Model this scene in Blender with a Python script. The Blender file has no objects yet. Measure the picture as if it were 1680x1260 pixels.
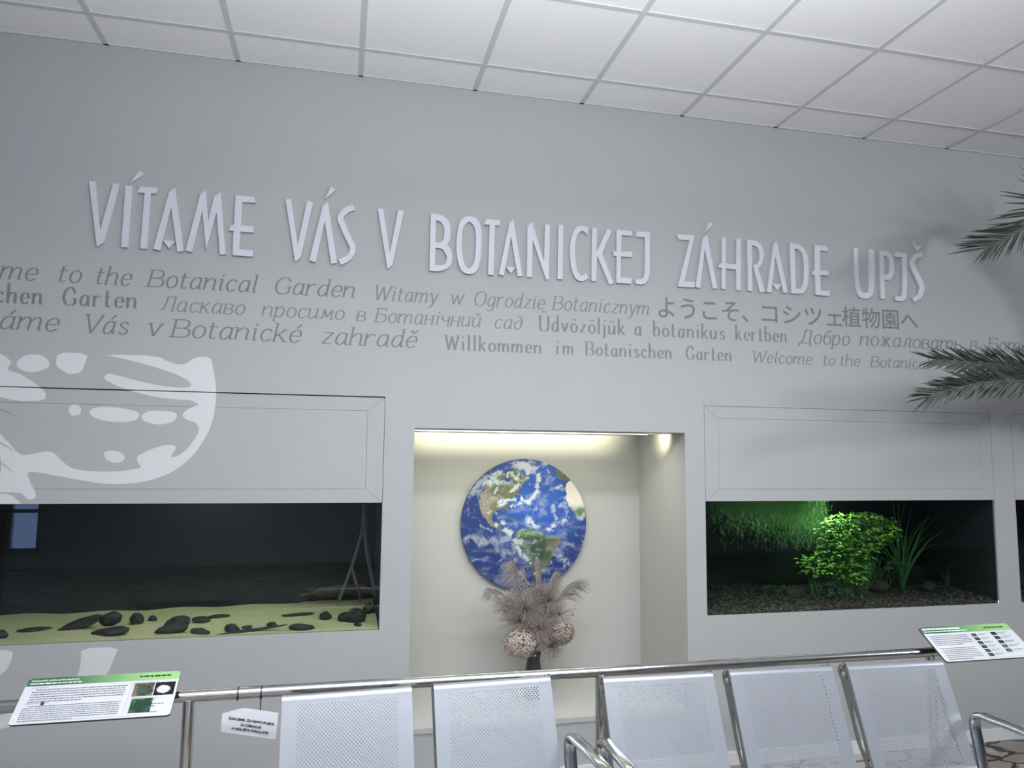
import bpy, bmesh, math, random
import numpy as np
from mathutils import Vector, Matrix
S = bpy.context.scene
C = S.collection
R = math.radians
PI = math.pi
# ------------------------------------------------------------------ camera
FPX = 1208.224
YAW, PIT, ROL = 2.28336511e-01, 1.00276993e-01, 9.55585363e-03
H = 3.57                                            # ceiling height
CAM = np.array([1.15392168, -3.72149136, H - 1.96081089])
def cam_axes():
    cy, sy, cp, sp = math.cos(YAW), math.sin(YAW), math.cos(PIT), math.sin(PIT)
    f = np.array([sy*cp, cy*cp, sp]); r = np.array([cy, -sy, 0.]); u = np.cross(r, f)
    cr, sr = math.cos(ROL), math.sin(ROL)
    return np.array([cr*r + sr*u, -sr*r + cr*u, f])
AX = cam_axes()
cd = bpy.data.cameras.new('camera'); cam = bpy.data.objects.new('camera', cd); C.objects.link(cam)
cd.sensor_width = 36; cd.lens = FPX/1680*36; cd.clip_start = .05
m = Matrix.Identity(4)
for i in range(3):
    m[i][0] = AX[0][i]; m[i][1] = AX[1][i]; m[i][2] = -AX[2][i]; m[i][3] = CAM[i]
cam.matrix_world = m
S.camera = cam
def at(px, py, axis, val):
    """point of the surveyed place seen at photo pixel (px,py) on the plane coord[axis]=val"""
    d = AX[0]*(px-840)/FPX - AX[1]*(py-630)/FPX + AX[2]
    return CAM + d*(val-CAM[axis])/d[axis]
def onwall(px, py): 
    p = at(px, py, 1, 0.); return (p[0], p[2])

# ------------------------------------------------------------------ world, lights, exposure
S.view_settings.view_transform = 'Standard'; S.view_settings.look = 'None'
S.view_settings.exposure = 0.0; S.view_settings.gamma = 1.0
W = bpy.data.worlds.new('world'); S.world = W; W.use_nodes = True
W.node_tree.nodes['Background'].inputs[0].default_value = (.36, .55, 1.0, 1)
W.node_tree.nodes['Background'].inputs[1].default_value = 5.0
S.cycles.use_denoising = True
S.cycles.max_bounces = 8; S.cycles.transparent_max_bounces = 24
def area(name, loc, rot, sx, sy, e, col=(1, 1, 1), spread=PI):
    l = bpy.data.lights.new(name, 'AREA'); l.shape = 'RECTANGLE'; l.size = sx; l.size_y = sy
    l.energy = e; l.color = col; l.spread = spread
    o = bpy.data.objects.new(name, l); C.objects.link(o); o.location = loc; o.rotation_euler = rot
    return o
area('pendant_light_down', (2.15, -2.2, 3.0), (0, 0, 0), 2.9, .40, 84, (.97, .985, 1))
area('pendant_light_up', (1.75, -2.6, 2.6), (PI, 0, 0), 2.4, .10, 114, (.97, .985, 1))
area('hall_light', (1.6, -4.7, 3.5), (0, 0, 0), 5.4, 1.0, 88, (.96, .98, 1))
area('window_daylight', (1.5, -7.6, 2.3), (R(90), 0, 0), 7.0, 1.6, 28, (.92, .97, 1))  # added soft frontal fill; the far wall has no window here
area('hall_light_right', (7.0, -3.4, 3.2), (R(62), 0, R(40)), .5, .4, 54, (.94, .97, 1))

# ------------------------------------------------------------------ materials
def mat(name, col, rough=.6, metal=0., spec=.5, noise=None, bump=None, emit=None):
    M = bpy.data.materials.new(name); M.use_nodes = True
    nt = M.node_tree; b = nt.nodes['Principled BSDF']
    b.inputs['Base Color'].default_value = (*col, 1); b.inputs['Roughness'].default_value = rough
    b.inputs['Metallic'].default_value = metal; b.inputs['Specular IOR Level'].default_value = spec
    if noise or bump:
        tc = nt.nodes.new('ShaderNodeTexCoord')
    if noise:
        sc, amt = noise
        n = nt.nodes.new('ShaderNodeTexNoise'); n.inputs['Scale'].default_value = sc; n.inputs['Detail'].default_value = 5
        nt.links.new(tc.outputs['Object'], n.inputs['Vector'])
        r = nt.nodes.new('ShaderNodeMix'); r.data_type = 'RGBA'
        r.inputs[6].default_value = (*[c*(1-amt) for c in col], 1); r.inputs[7].default_value = (*[min(1, c*(1+amt)) for c in col], 1)
        nt.links.new(n.outputs['Fac'], r.inputs[0]); nt.links.new(r.outputs[2], b.inputs['Base Color'])
    if bump:
        sc, st = bump
        n2 = nt.nodes.new('ShaderNodeTexNoise'); n2.inputs['Scale'].default_value = sc
        nt.links.new(tc.outputs['Object'], n2.inputs['Vector'])
        bp = nt.nodes.new('ShaderNodeBump'); bp.inputs['Strength'].default_value = st; bp.inputs['Distance'].default_value = .002
        nt.links.new(n2.outputs['Fac'], bp.inputs['Height']); nt.links.new(bp.outputs[0], b.inputs['Normal'])
    if emit:
        b.inputs['Emission Color'].default_value = (*emit[0], 1); b.inputs['Emission Strength'].default_value = emit[1]
    return M
M_WALL = mat('wall_paint', (.39, .40, .405), .75, noise=(3, .03), bump=(180, .06))
M_NICHE = mat('niche_paint', (.43, .435, .42), .75, noise=(3, .03))
M_CEIL = mat('ceiling_tile', (.87, .88, .90), .9, noise=(60, .04), bump=(250, .15))
M_GRID = mat('ceiling_grid', (.60, .61, .63), .6)
M_FARWALL = mat('far_wall_paint', (.52, .60, .72), .8, noise=(2, .05))
M_TEXT = mat('greeting_grey_paint', (.175, .19, .20), .7)
M_TEXT2 = mat('greeting_pale_grey_paint', (.20, .215, .22), .7)
M_MURAL = mat('mural_white_paint', (.62, .64, .65), .7)
M_LETTER = mat('letter_white', (.58, .59, .655), .55, noise=(8, .02))
M_STEEL = mat('brushed_steel', (.62, .62, .62), .13, 1.0, noise=(4, .05))
M_CAST = mat('cast_aluminium_grey', (.26, .265, .265), .45, .7)
M_ALU = mat('polished_aluminium', (.50, .51, .51), .15, 1.0)
M_SEAT = mat('silver_powder_coat', (.365, .39, .435), .34, .6)
M_BASE = mat('skirting_pale', (.66, .68, .69), .5)
M_BLACK = mat('black_plastic', (.012, .012, .013), .4)
M_PAPER = mat('white_paper', (.66, .67, .72), .7)
M_INK = mat('black_ink', (.02, .02, .025), .7)
M_BOARD = mat('white_board', (.64, .66, .70), .3)
M_EDGE = mat('board_dark_edge', (.03, .04, .05), .4)
M_GREYINK = mat('grey_ink', (.16, .17, .20), .6)
M_PALEINK = mat('pale_ink', (.45, .50, .53), .6)
M_WHITEINK = mat('white_ink', (.85, .9, .87), .5)
M_DARKTANK = mat('tank_backing', (.008, .010, .014), .8)
M_SAND = mat('aquarium_sand', (.43, .405, .225), .95, noise=(260, .55), bump=(260, .8))
M_ROCK = mat('dark_rock', (.014, .0135, .0135), .75, noise=(45, .7), bump=(70, 1.0))
M_GRAVEL = mat('dark_gravel', (.06, .045, .036), .85)
def gravel_nodes():
    nt = M_GRAVEL.node_tree; tc = nt.nodes.new('ShaderNodeTexCoord'); v = nt.nodes.new('ShaderNodeTexVoronoi'); v.inputs['Scale'].default_value = 70
    nt.links.new(tc.outputs['Object'], v.inputs[0]); sc_ = nt.nodes.new('ShaderNodeSeparateColor'); nt.links.new(v.outputs['Color'], sc_.inputs[0])
    r = nt.nodes.new('ShaderNodeValToRGB'); e = r.color_ramp.elements; e[0].color = (.010, .008, .007, 1); e[1].color = (.13, .10, .085, 1); e[0].position = .45
    nt.links.new(sc_.outputs[0], r.inputs[0]); nt.links.new(r.outputs[0], nt.nodes['Principled BSDF'].inputs['Base Color'])
gravel_nodes()
M_WOOD = mat('sunken_wood', (.05, .035, .028), .85, noise=(25, .5), bump=(50, 1.))
M_BRANCH = mat('pale_branch', (.10, .11, .11), .7, noise=(20, .3))
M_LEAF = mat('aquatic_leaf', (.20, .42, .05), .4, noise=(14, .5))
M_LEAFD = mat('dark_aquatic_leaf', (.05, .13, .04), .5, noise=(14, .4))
M_RIB = mat('ribbon_leaf', (.10, .22, .09), .5, noise=(9, .3))
M_HAIR = mat('hair_grass_green', (.17, .40, .10), .7, noise=(7, .4))
M_PALM = mat('palm_green', (.045, .062, .05), .45, noise=(9, .35))
M_RACHIS = mat('palm_rachis', (.10, .11, .075), .5)
M_TRUNK = mat('palm_trunk', (.09, .065, .045), .9, noise=(20, .5), bump=(30, 1))
M_DRY1 = mat('dried_grass_taupe', (.30, .262, .238), .9, noise=(40, .25))
M_DRY2 = mat('dried_hydrangea', (.50, .43, .38), .9, noise=(40, .3))
M_DRY3 = mat('dried_hydrangea_brown', (.34, .285, .255), .9, noise=(40, .3))
M_POT = mat('pot_dark', (.05, .05, .05), .5)
M_SOIL = mat('soil', (.04, .03, .02), .95)
M_LED = mat('led_diffuser', (.9, .9, .85), .5, emit=((1, .98, .86), 3.0))
def glassy(name, tint, refl):
    M = bpy.data.materials.new(name); M.use_nodes = True; nt = M.node_tree; nt.nodes.clear()
    o = nt.nodes.new('ShaderNodeOutputMaterial'); t = nt.nodes.new('ShaderNodeBsdfTransparent'); g = nt.nodes.new('ShaderNodeBsdfGlossy')
    fr = nt.nodes.new('ShaderNodeFresnel'); fr.inputs[0].default_value = refl; mx = nt.nodes.new('ShaderNodeMixShader')
    t.inputs[0].default_value = (*tint, 1); g.inputs['Roughness'].default_value = .01
    ge = nt.nodes.new('ShaderNodeNewGeometry'); iv = nt.nodes.new('ShaderNodeMath'); iv.operation = 'SUBTRACT'; iv.inputs[0].default_value = 1
    ml = nt.nodes.new('ShaderNodeMath'); ml.operation = 'MULTIPLY'; nt.links.new(ge.outputs['Backfacing'], iv.inputs[1])
    nt.links.new(iv.outputs[0], ml.inputs[0]); nt.links.new(fr.outputs[0], ml.inputs[1])      # one reflection per pane, at its front face
    nt.links.new(ml.outputs[0], mx.inputs[0]); nt.links.new(t.outputs[0], mx.inputs[1]); nt.links.new(g.outputs[0], mx.inputs[2])
    nt.links.new(mx.outputs[0], o.inputs[0]); return M
M_GLASS = glassy('tank_glass', (.93, .97, .96), 1.5)
def watery(name, col, dens):
    M = bpy.data.materials.new(name); M.use_nodes = True; nt = M.node_tree; nt.nodes.clear()
    o = nt.nodes.new('ShaderNodeOutputMaterial'); t = nt.nodes.new('ShaderNodeBsdfTransparent'); v = nt.nodes.new('ShaderNodeVolumeAbsorption')
    v.inputs['Color'].default_value = (*col, 1); v.inputs['Density'].default_value = dens
    nt.links.new(t.outputs[0], o.inputs[0]); nt.links.new(v.outputs[0], o.inputs[1]); return M
M_WATER = watery('tank_water', (.75, .9, .8), .5)
M_WATERG = watery('murky_green_water', (.40, .60, .50), 2.4)
M_VASE = mat('smoked_glass', (.10, .10, .10), .08)
M_VASE.node_tree.nodes['Principled BSDF'].inputs['Transmission Weight'].default_value = .6
def floor_mat():
    M = mat('flagstone_floor', (.30, .27, .25), .55); nt = M.node_tree; b = nt.nodes['Principled BSDF']
    tc = nt.nodes.new('ShaderNodeTexCoord'); mp = nt.nodes.new('ShaderNodeMapping'); mp.inputs['Scale'].default_value = (2.2, 4.2, 1)
    mp.inputs['Rotation'].default_value = (0, 0, .5)
    v = nt.nodes.new('ShaderNodeTexVoronoi'); v.feature = 'DISTANCE_TO_EDGE'; v.inputs['Scale'].default_value = 1.6
    v2 = nt.nodes.new('ShaderNodeTexVoronoi'); v2.inputs['Scale'].default_value = 1.6
    n = nt.nodes.new('ShaderNodeTexNoise'); n.inputs['Scale'].default_value = 9; n.inputs['Detail'].default_value = 6
    add = nt.nodes.new('ShaderNodeMix'); add.data_type = 'VECTOR'; add.inputs[0].default_value = .12
    nt.links.new(tc.outputs['Object'], mp.inputs[0]); nt.links.new(mp.outputs[0], n.inputs[0])
    nt.links.new(mp.outputs[0], add.inputs[4]); nt.links.new(n.outputs['Color'], add.inputs[5])
    nt.links.new(add.outputs[1], v.inputs[0]); nt.links.new(add.outputs[1], v2.inputs[0])
    cr = nt.nodes.new('ShaderNodeValToRGB'); cr.color_ramp.elements[0].color = (.09, .08, .075, 1); cr.color_ramp.elements[0].position = .02
    cr.color_ramp.elements[1].color = (1, 1, 1, 1); cr.color_ramp.elements[1].position = .06
    hs = nt.nodes.new('ShaderNodeMix'); hs.data_type = 'RGBA'; hs.inputs[6].default_value = (.22, .19, .17, 1); hs.inputs[7].default_value = (.42, .38, .35, 1)
    sp = nt.nodes.new('ShaderNodeSeparateColor'); nt.links.new(v2.outputs['Color'], sp.inputs[0]); nt.links.new(sp.outputs[0], hs.inputs[0])
    mu = nt.nodes.new('ShaderNodeMix'); mu.data_type = 'RGBA'; mu.blend_type = 'MULTIPLY'; mu.inputs[0].default_value = 1
    nt.links.new(v.outputs['Distance'], cr.inputs[0]); nt.links.new(cr.outputs[0], mu.inputs[7]); nt.links.new(hs.outputs[2], mu.inputs[6])
    nt.links.new(mu.outputs[2], b.inputs['Base Color']); return M
M_FLOOR = floor_mat()
def vcol_mat(name, rough=.4):
    M = mat(name, (1, 1, 1), rough); nt = M.node_tree
    a = nt.nodes.new('ShaderNodeVertexColor'); a.layer_name = 'print'
    nt.links.new(a.outputs[0], nt.nodes['Principled BSDF'].inputs['Base Color']); return M
M_EARTH = vcol_mat('planet_print', .45)
M_PRINT = vcol_mat('photo_print', .3)
def srgb(r, g, b): return tuple(((c/255+.055)/1.055)**2.4 if c > 10 else c/3295 for c in (r, g, b))

# ------------------------------------------------------------------ builders
def tag(o, label=None, cat=None, group=None, kind=None):
    if label: o['label'] = label
    if cat: o['category'] = cat
    if group: o['group'] = group
    if kind: o['kind'] = kind
    return o
def empty(name, loc, label, cat, group=None, rz=0):
    o = bpy.data.objects.new(name, None); C.objects.link(o); o.location = loc; o.rotation_euler.z = rz
    o.empty_display_size = .1
    return tag(o, label, cat, group)
class MB:
    def __init__(s): s.v = []; s.f = []; s.mi = []; s.k = 0
    def add(s, vs, fs):
        n = len(s.v); s.v += [tuple(map(float, p)) for p in vs]; s.f += [tuple(i+n for i in f) for f in fs]; s.mi += [s.k]*len(fs); return s
    def box(s, a, b):
        (x0, y0, z0), (x1, y1, z1) = a, b
        return s.add([(x0,y0,z0),(x1,y0,z0),(x1,y1,z0),(x0,y1,z0),(x0,y0,z1),(x1,y0,z1),(x1,y1,z1),(x0,y1,z1)],
                     [(0,3,2,1),(4,5,6,7),(0,1,5,4),(1,2,6,5),(2,3,7,6),(3,0,4,7)])
    def quad(s, a, b, c, d): return s.add([a, b, c, d], [(0, 1, 2, 3)])
    def tube(s, pts, rad, n=12, cap=True):
        pts = [np.array(p, float) for p in pts]; m_ = len(pts)
        rad = rad if hasattr(rad, '__len__') else [rad]*m_
        vs = []; ref = None
        for i, p in enumerate(pts):
            t = pts[min(i+1, m_-1)] - pts[max(i-1, 0)]; t /= np.linalg.norm(t)+1e-12
            if ref is None: ref = np.array([0, 0, 1.]) if abs(t[2]) < .9 else np.array([1., 0, 0])
            u = np.cross(t, ref); u /= np.linalg.norm(u)+1e-12; w = np.cross(u, t); ref = w
            for k in range(n):
                a = 2*PI*k/n; vs.append(p + rad[i]*(math.cos(a)*u + math.sin(a)*w))
        fs = [(i*n+k, i*n+(k+1) % n, (i+1)*n+(k+1) % n, (i+1)*n+k) for i in range(m_-1) for k in range(n)]
        if cap: fs += [tuple(range(n))[::-1], tuple((m_-1)*n+k for k in range(n))]
        return s.add(vs, fs)
    def lathe(s, prof, c, n=32):
        vs = [(c[0]+r*math.cos(2*PI*k/n), c[1]+r*math.sin(2*PI*k/n), c[2]+z) for r, z in prof for k in range(n)]
        m_ = len(prof)
        return s.add(vs, [(i*n+k, i*n+(k+1) % n, (i+1)*n+(k+1) % n, (i+1)*n+k) for i in range(m_-1) for k in range(n)])
    def build(s, name, mats, parent=None, smooth=False, local=False):
        v = np.array(s.v) if s.v else np.zeros((0, 3))
        if parent is not None and not local:
            Mi = np.array(root_matrix(parent).inverted()); v = v@Mi[:3, :3].T + Mi[:3, 3]
        me = bpy.data.meshes.new(name); me.from_pydata(v.tolist(), [], s.f)
        for q in (mats if isinstance(mats, (list, tuple)) else [mats]): me.materials.append(q)
        if any(s.mi): me.polygons.foreach_set('material_index', s.mi)
        if smooth: me.polygons.foreach_set('use_smooth', [True]*len(s.f))
        me.update()
        o = bpy.data.objects.new(name, me); C.objects.link(o)
        if parent is not None: o.parent = parent
        return o
def root_matrix(o):
    M = Matrix.Translation(o.location) @ o.rotation_euler.to_matrix().to_4x4()
    return root_matrix(o.parent) @ M if o.parent else M
def smooth_auto(o, ang=40):
    me = o.data
    me.polygons.foreach_set('use_smooth', [True]*len(me.polygons))
    me.set_sharp_from_angle(angle=R(ang)); return o
def crom(pts, n=6, closed=False):
    p = [np.array(q, float) for q in pts]; out = []
    m_ = len(p)
    rng = range(m_ if closed else m_-1)
    for i in rng:
        a, b, c, d = (p[(i-1) % m_], p[i], p[(i+1) % m_], p[(i+2) % m_]) if closed else (p[max(i-1, 0)], p[i], p[i+1], p[min(i+2, m_-1)])
        for k in range(n):
            t = k/n
            out.append(.5*(2*b + (c-a)*t + (2*a-5*b+4*c-d)*t*t + (3*b-a-3*c+d)*t**3))
    if not closed: out.append(p[-1])
    return out
def plate(loops, depth):
    """flat plate with holes: list of 2D loops -> (verts in (u,v,w), faces); w from 0 to depth"""
    cu = bpy.data.curves.new('c', 'CURVE'); cu.dimensions = '2D'; cu.fill_mode = 'BOTH'; cu.extrude = depth/2
    for lp in loops:
        sp = cu.splines.new('POLY'); sp.points.add(len(lp)-1); sp.use_cyclic_u = True
        for q, p in zip(sp.points, lp): q.co = (p[0], p[1], 0, 1)
    return curve_mesh(cu, depth/2)
def curve_mesh(cu, off=0.):
    ob = bpy.data.objects.new('c', cu); C.objects.link(ob)
    dg = bpy.context.evaluated_depsgraph_get(); me = bpy.data.meshes.new_from_object(ob.evaluated_get(dg))
    vs = [(v.co.x, v.co.y, v.co.z+off) for v in me.vertices]; fs = [tuple(p.vertices) for p in me.polygons]
    bpy.data.objects.remove(ob); bpy.data.curves.remove(cu); bpy.data.meshes.remove(me)
    return vs, fs
def text_mesh(body, size=1., shear=0., bold=0.):
    cu = bpy.data.curves.new('t', 'FONT'); cu.body = body; cu.size = size; cu.shear = shear; cu.offset = bold; cu.resolution_u = 3
    return curve_mesh(cu)
rnd = random.Random(7)

# ------------------------------------------------------------------ room shell
def struct(o, label, cat): return tag(o, label, cat, kind='structure')
X0, X1, YF = -4.2, 13.5, -8.0
fl = MB(); fl.quad((X0, YF, 0), (X1, YF, 0), (X1, .02, 0), (X0, .02, 0))
struct(fl.build('floor', M_FLOOR), 'brown and grey irregular flagstone floor below the benches', 'floor')
# tanks: opening x range; openings all share one height
OZ0, OZ1, CZ1 = .773, 1.385, 1.909
TANKS = [(-.545, 1.369, .006), (3.110, 5.022, .002), (5.176, 7.09, .002)]
NX0, NX1, NZ0, NZ1, ND = 1.518, 2.994, .297, 1.756, .64
wb = MB(); TH = .06
xs = sorted({X0, X1, NX0, NX1} | {t[0] for t in TANKS} | {t[1] for t in TANKS})
zs = [0, NZ0, OZ0, NZ1, CZ1, H]
for i in range(len(xs)-1):
    xm = (xs[i]+xs[i+1])/2
    for k in range(len(zs)-1):
        zm = (zs[k]+zs[k+1])/2
        if any(a < xm < b for a, b, _ in TANKS) and OZ0 < zm < CZ1: continue
        if NX0 < xm < NX1 and NZ0 < zm < NZ1: continue
        wb.quad((xs[i], 0, zs[k]), (xs[i+1], 0, zs[k]), (xs[i+1], 0, zs[k+1]), (xs[i], 0, zs[k+1]))
for a, b, _ in TANKS:                                   # reveals of the openings
    for x in (a, b): wb.quad((x, 0, OZ0), (x, TH, OZ0), (x, TH, CZ1), (x, 0, CZ1))
    wb.quad((a, 0, OZ0), (b, 0, OZ0), (b, TH, OZ0), (a, TH, OZ0)); wb.quad((a, 0, CZ1), (b, 0, CZ1), (b, TH, CZ1), (a, TH, CZ1))
struct(wb.build('wall_back', M_WALL), 'grey painted feature wall with a lit niche and aquarium openings', 'wall')
wb = MB()
wb.quad((NX0, ND, NZ0), (NX1, ND, NZ0), (NX1, ND, NZ1), (NX0, ND, NZ1))
for x in (NX0, NX1): wb.quad((x, 0, NZ0), (x, ND, NZ0), (x, ND, NZ1), (x, 0, NZ1))
for z in (NZ0, NZ1): wb.quad((NX0, 0, z), (NX1, 0, z), (NX1, ND, z), (NX0, ND, z))
struct(wb.build('wall_niche', M_NICHE), 'pale inner faces of the lit square niche between the aquariums', 'wall')
sl = MB(); sl.box((NX0-.0, -.006, NZ0-.022), (NX1, .03, NZ0+.004)); sl.box((NX0, -.003, NZ0-.03), (NX1, 0, NZ0-.026))
struct(sl.build('trim_1', M_NICHE), 'thin sill edge along the bottom of the lit niche', 'sill')
ce = MB(); ce.quad((X0, YF, H), (X0, .0, H), (X1, .0, H), (X1, YF, H)); ce.k = 1
GW, GD = .012, .004
d0 = .264
x = 0.
while x > X0: x -= .6
while x < X1:
    if x > X0+.02: ce.box((x-GW, YF, H-GD), (x+GW, 0, H+.001))
    x += .6
y = -d0
while y > YF: ce.box((X0, y-GW, H-GD-.0004), (X1, y+GW, H+.001)); y -= .6
ce.box((X0, -.012, H-GD), (X1, 0, H+.001))
struct(ce.build('ceiling', [M_CEIL, M_GRID]), 'white suspended tile ceiling with pale grey grid', 'ceiling')
bb = MB()
for a, b in ((X0, X1),):
    bb.box((a, -.014, 0), (b, -.0005, .066))
struct(bb.build('baseboard_back', M_BASE), 'pale skirting strip at the foot of the grey wall', 'skirting')
# the hall behind the viewer, seen only mirrored in the aquarium glass
def wall_with_holes(name, y, holes, label):
    w = MB(); xs = sorted({X0, X1} | {h[0] for h in holes} | {h[1] for h in holes}); zs = sorted({0, H} | {h[2] for h in holes} | {h[3] for h in holes})
    for i in range(len(xs)-1):
        for k in range(len(zs)-1):
            xm, zm = (xs[i]+xs[i+1])/2, (zs[k]+zs[k+1])/2
            if any(h[0] < xm < h[1] and h[2] < zm < h[3] for h in holes): continue
            w.quad((xs[i+1], y, zs[k]), (xs[i], y, zs[k]), (xs[i], y, zs[k+1]), (xs[i+1], y, zs[k+1]))
    return struct(w.build(name, M_FARWALL), label, 'wall')
HOLES = [(-3.30, -2.90, .25, 2.3), (-4.0, -3.55, .1, 2.3)]
wall_with_holes('wall_front', YF, HOLES, 'bluish grey wall across the hall, mirrored in the left aquarium glass')
for i, h in enumerate(HOLES):
    fr = MB(); t = .04
    for a, b in (((h[0], h[2]), (h[0]+t, h[3])), ((h[1]-t, h[2]), (h[1], h[3])), ((h[0], h[2]), (h[1], h[2]+t)), ((h[0], h[3]-t), (h[1], h[3])), ((h[0], .78), (h[1], .83))):
        fr.box((a[0], YF-.05, a[1]), (b[0], YF+.03, b[1]))
    struct(fr.build('window_%d' % (i+1), M_FARWALL), ['narrow tall window across the hall, mirrored beside the dark left aquarium edge', 'second narrow window across the hall in the far left corner'][i], 'window')
for nm, x in (('wall_left', X0), ('wall_right', X1)):
    w = MB(); w.quad((x, YF, 0), (x, 0, 0), (x, 0, H), (x, YF, H))
    struct(w.build(nm, M_FARWALL), 'plain %s side wall of the hall, outside the photo' % nm[5:], 'wall')

# ------------------------------------------------------------------ aquariums
def cover(t, i, label):
    a, b, gap = t; g = .0022; gm = .0008
    r = empty('cover_panel', ((a+b)/2, 0, OZ1), label, 'panel', 'flush hatch panels above the aquariums')
    x0, x1, z0, z1 = a+g, b-g, OZ1, CZ1-gap
    F1, FT = .082, .066
    ix0, ix1, iz0, iz1 = x0+F1, x1-F1, z0+FT, z1-FT
    fm = MB(); Y0, Y1 = .0, .022
    def prism(q):
        vs = [(x, Y0, z) for x, z in q] + [(x, Y1, z) for x, z in q]; n = len(q)
        fm.add(vs, [tuple(range(n)), tuple(range(2*n-1, n-1, -1))] + [(k, k+n, (k+1) % n+n, (k+1) % n) for k in range(n)])
    e = gm
    prism([(x0+e, z1), (ix0+e, iz1), (ix1-e, iz1), (x1-e, z1)])
    prism([(x0+e, z0), (x1-e, z0), (ix1-e, iz0), (ix0+e, iz0)])
    prism([(x0, z0+e), (ix0, iz0+e), (ix0, iz1-e), (x0, z1-e)])
    prism([(x1, z0+e), (x1, z1-e), (ix1, iz1-e), (ix1, iz0+e)])
    fm.build('frame', M_WALL, r)
    p = MB(); q = .0012; p.box((ix0+q, 0, iz0+q), (ix1-q, .02, iz1-q)); p.build('panel', M_WALL, r)
    k = MB(); k.box((a+.0002, .04, z0+.03), (b-.0002, .052, CZ1-.0002)); k.build('backing', M_DARKTANK, r)  # added dark sheet, stops outside light leaking through the panel gaps
    return r
COVERS = [cover(TANKS[0], 0, 'grey hatch panel with white mural strokes above the dark sandy aquarium'),
          cover(TANKS[1], 1, 'plain grey hatch panel above the green planted aquarium'),
          cover(TANKS[2], 2, 'grey hatch panel cut off by the right photo edge')]
TD = .62
def aquarium(t, label, wm=None):
    a, b, _ = t
    r = empty('aquarium', ((a+b)/2, .3, OZ0), label, 'aquarium')
    g = MB(); g.box((a, .008, OZ0), (b, .014, OZ1-.0005)); g.build('glass_pane', M_GLASS, r)
    k = MB(); z0, z1 = OZ0-.012, OZ1+.24
    k.quad((a-.02, TD, z0), (b+.02, TD, z0), (b+.02, TD, z1), (a-.02, TD, z1))
    for x in (a+.0012, b-.0012): k.quad((x, .0145, z0), (x, TD, z0), (x, TD, z1), (x, .0145, z1))
    k.quad((a+.001, .0145, OZ0+.001), (b-.001, .0145, OZ0+.001), (b-.001, TD, OZ0+.001), (a+.001, TD, OZ0+.001))
    for z in (z0, z1): k.quad((a-.02, .0605, z), (b+.02, .0605, z), (b+.02, TD, z), (a-.02, TD, z))
    k.quad((a-.02, .061, OZ1+.11), (b+.02, .061, OZ1+.11), (b+.02, .061, z1), (a-.02, .061, z1))
    k.build('tank_body', M_DARKTANK, r)
    w = MB(); w.box((a+.002, .0625, OZ0+.002), (b-.002, TD-.003, OZ1+.09)); w.build('water', wm or M_WATER, r)
    return r
aquarium(TANKS[0], 'dark left aquarium with pale sand bed and black rocks')
aquarium(TANKS[1], 'right aquarium with bright green leafy plant, beside the niche', M_WATERG)
aquarium(TANKS[2], 'dark aquarium of which only a sliver shows at the right photo edge')
# lamps of the tanks
area('tank_lamp_sand', (.50, .32, OZ1+.2), (0, 0, 0), .45, .2, 2.0, (1, .97, .82))
sp = bpy.data.lights.new('tank_lamp_plants', 'SPOT'); sp.energy = 62; sp.spot_size = R(66); sp.spot_blend = .9; sp.shadow_soft_size = .05; sp.color = (1, 1, .82)
so = bpy.data.objects.new('tank_lamp_plants', sp); C.objects.link(so); so.location = (4.06, .30, OZ1+.22); so.rotation_euler = (R(13), R(-8), 0)
area('tank_lamp_strip', (3.98, .36, OZ1+.22), (R(14), 0, 0), .9, .1, 3.6, (.9, 1, .8))
def grid_bed(name, t, fn, m_, label, cat, nx=160, ny=50, ztop=None):
    a, b, _ = t; g = MB(); x0, x1, y0, y1 = a+.004, b-.004, .016, TD-.004
    vs = []
    for j in range(ny+1):
        for i in range(nx+1):
            x, y = x0+(x1-x0)*i/nx, y0+(y1-y0)*j/ny; vs.append((x, y, fn(x, y)))
    g.add(vs, [(j*(nx+1)+i, j*(nx+1)+i+1, (j+1)*(nx+1)+i+1, (j+1)*(nx+1)+i) for j in range(ny) for i in range(nx)])
    n0 = nx+1; g.add(vs[:n0]+[(p[0], p[1], OZ0+.0015) for p in vs[:n0]], [(i+1, i, n0+i, n0+i+1) for i in range(nx)])
    o = g.build(name, m_, None, name == 'sand'); return tag(o, label, cat, kind='stuff')
def sandz(x, y): return OZ0 + max(.005, .012 + .007*math.sin(x*5+1)*math.sin(y*9+.4) + .004*math.sin(x*17+y*13) + .022*max(0, y-.1)*(.6+.4*math.sin(x*3.2)) + .10*max(0, x-.75)*max(0, y-.15))
grid_bed('sand', TANKS[0], sandz, M_SAND, 'pale yellow sand bed on the floor of the dark left aquarium', 'sand')
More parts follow.
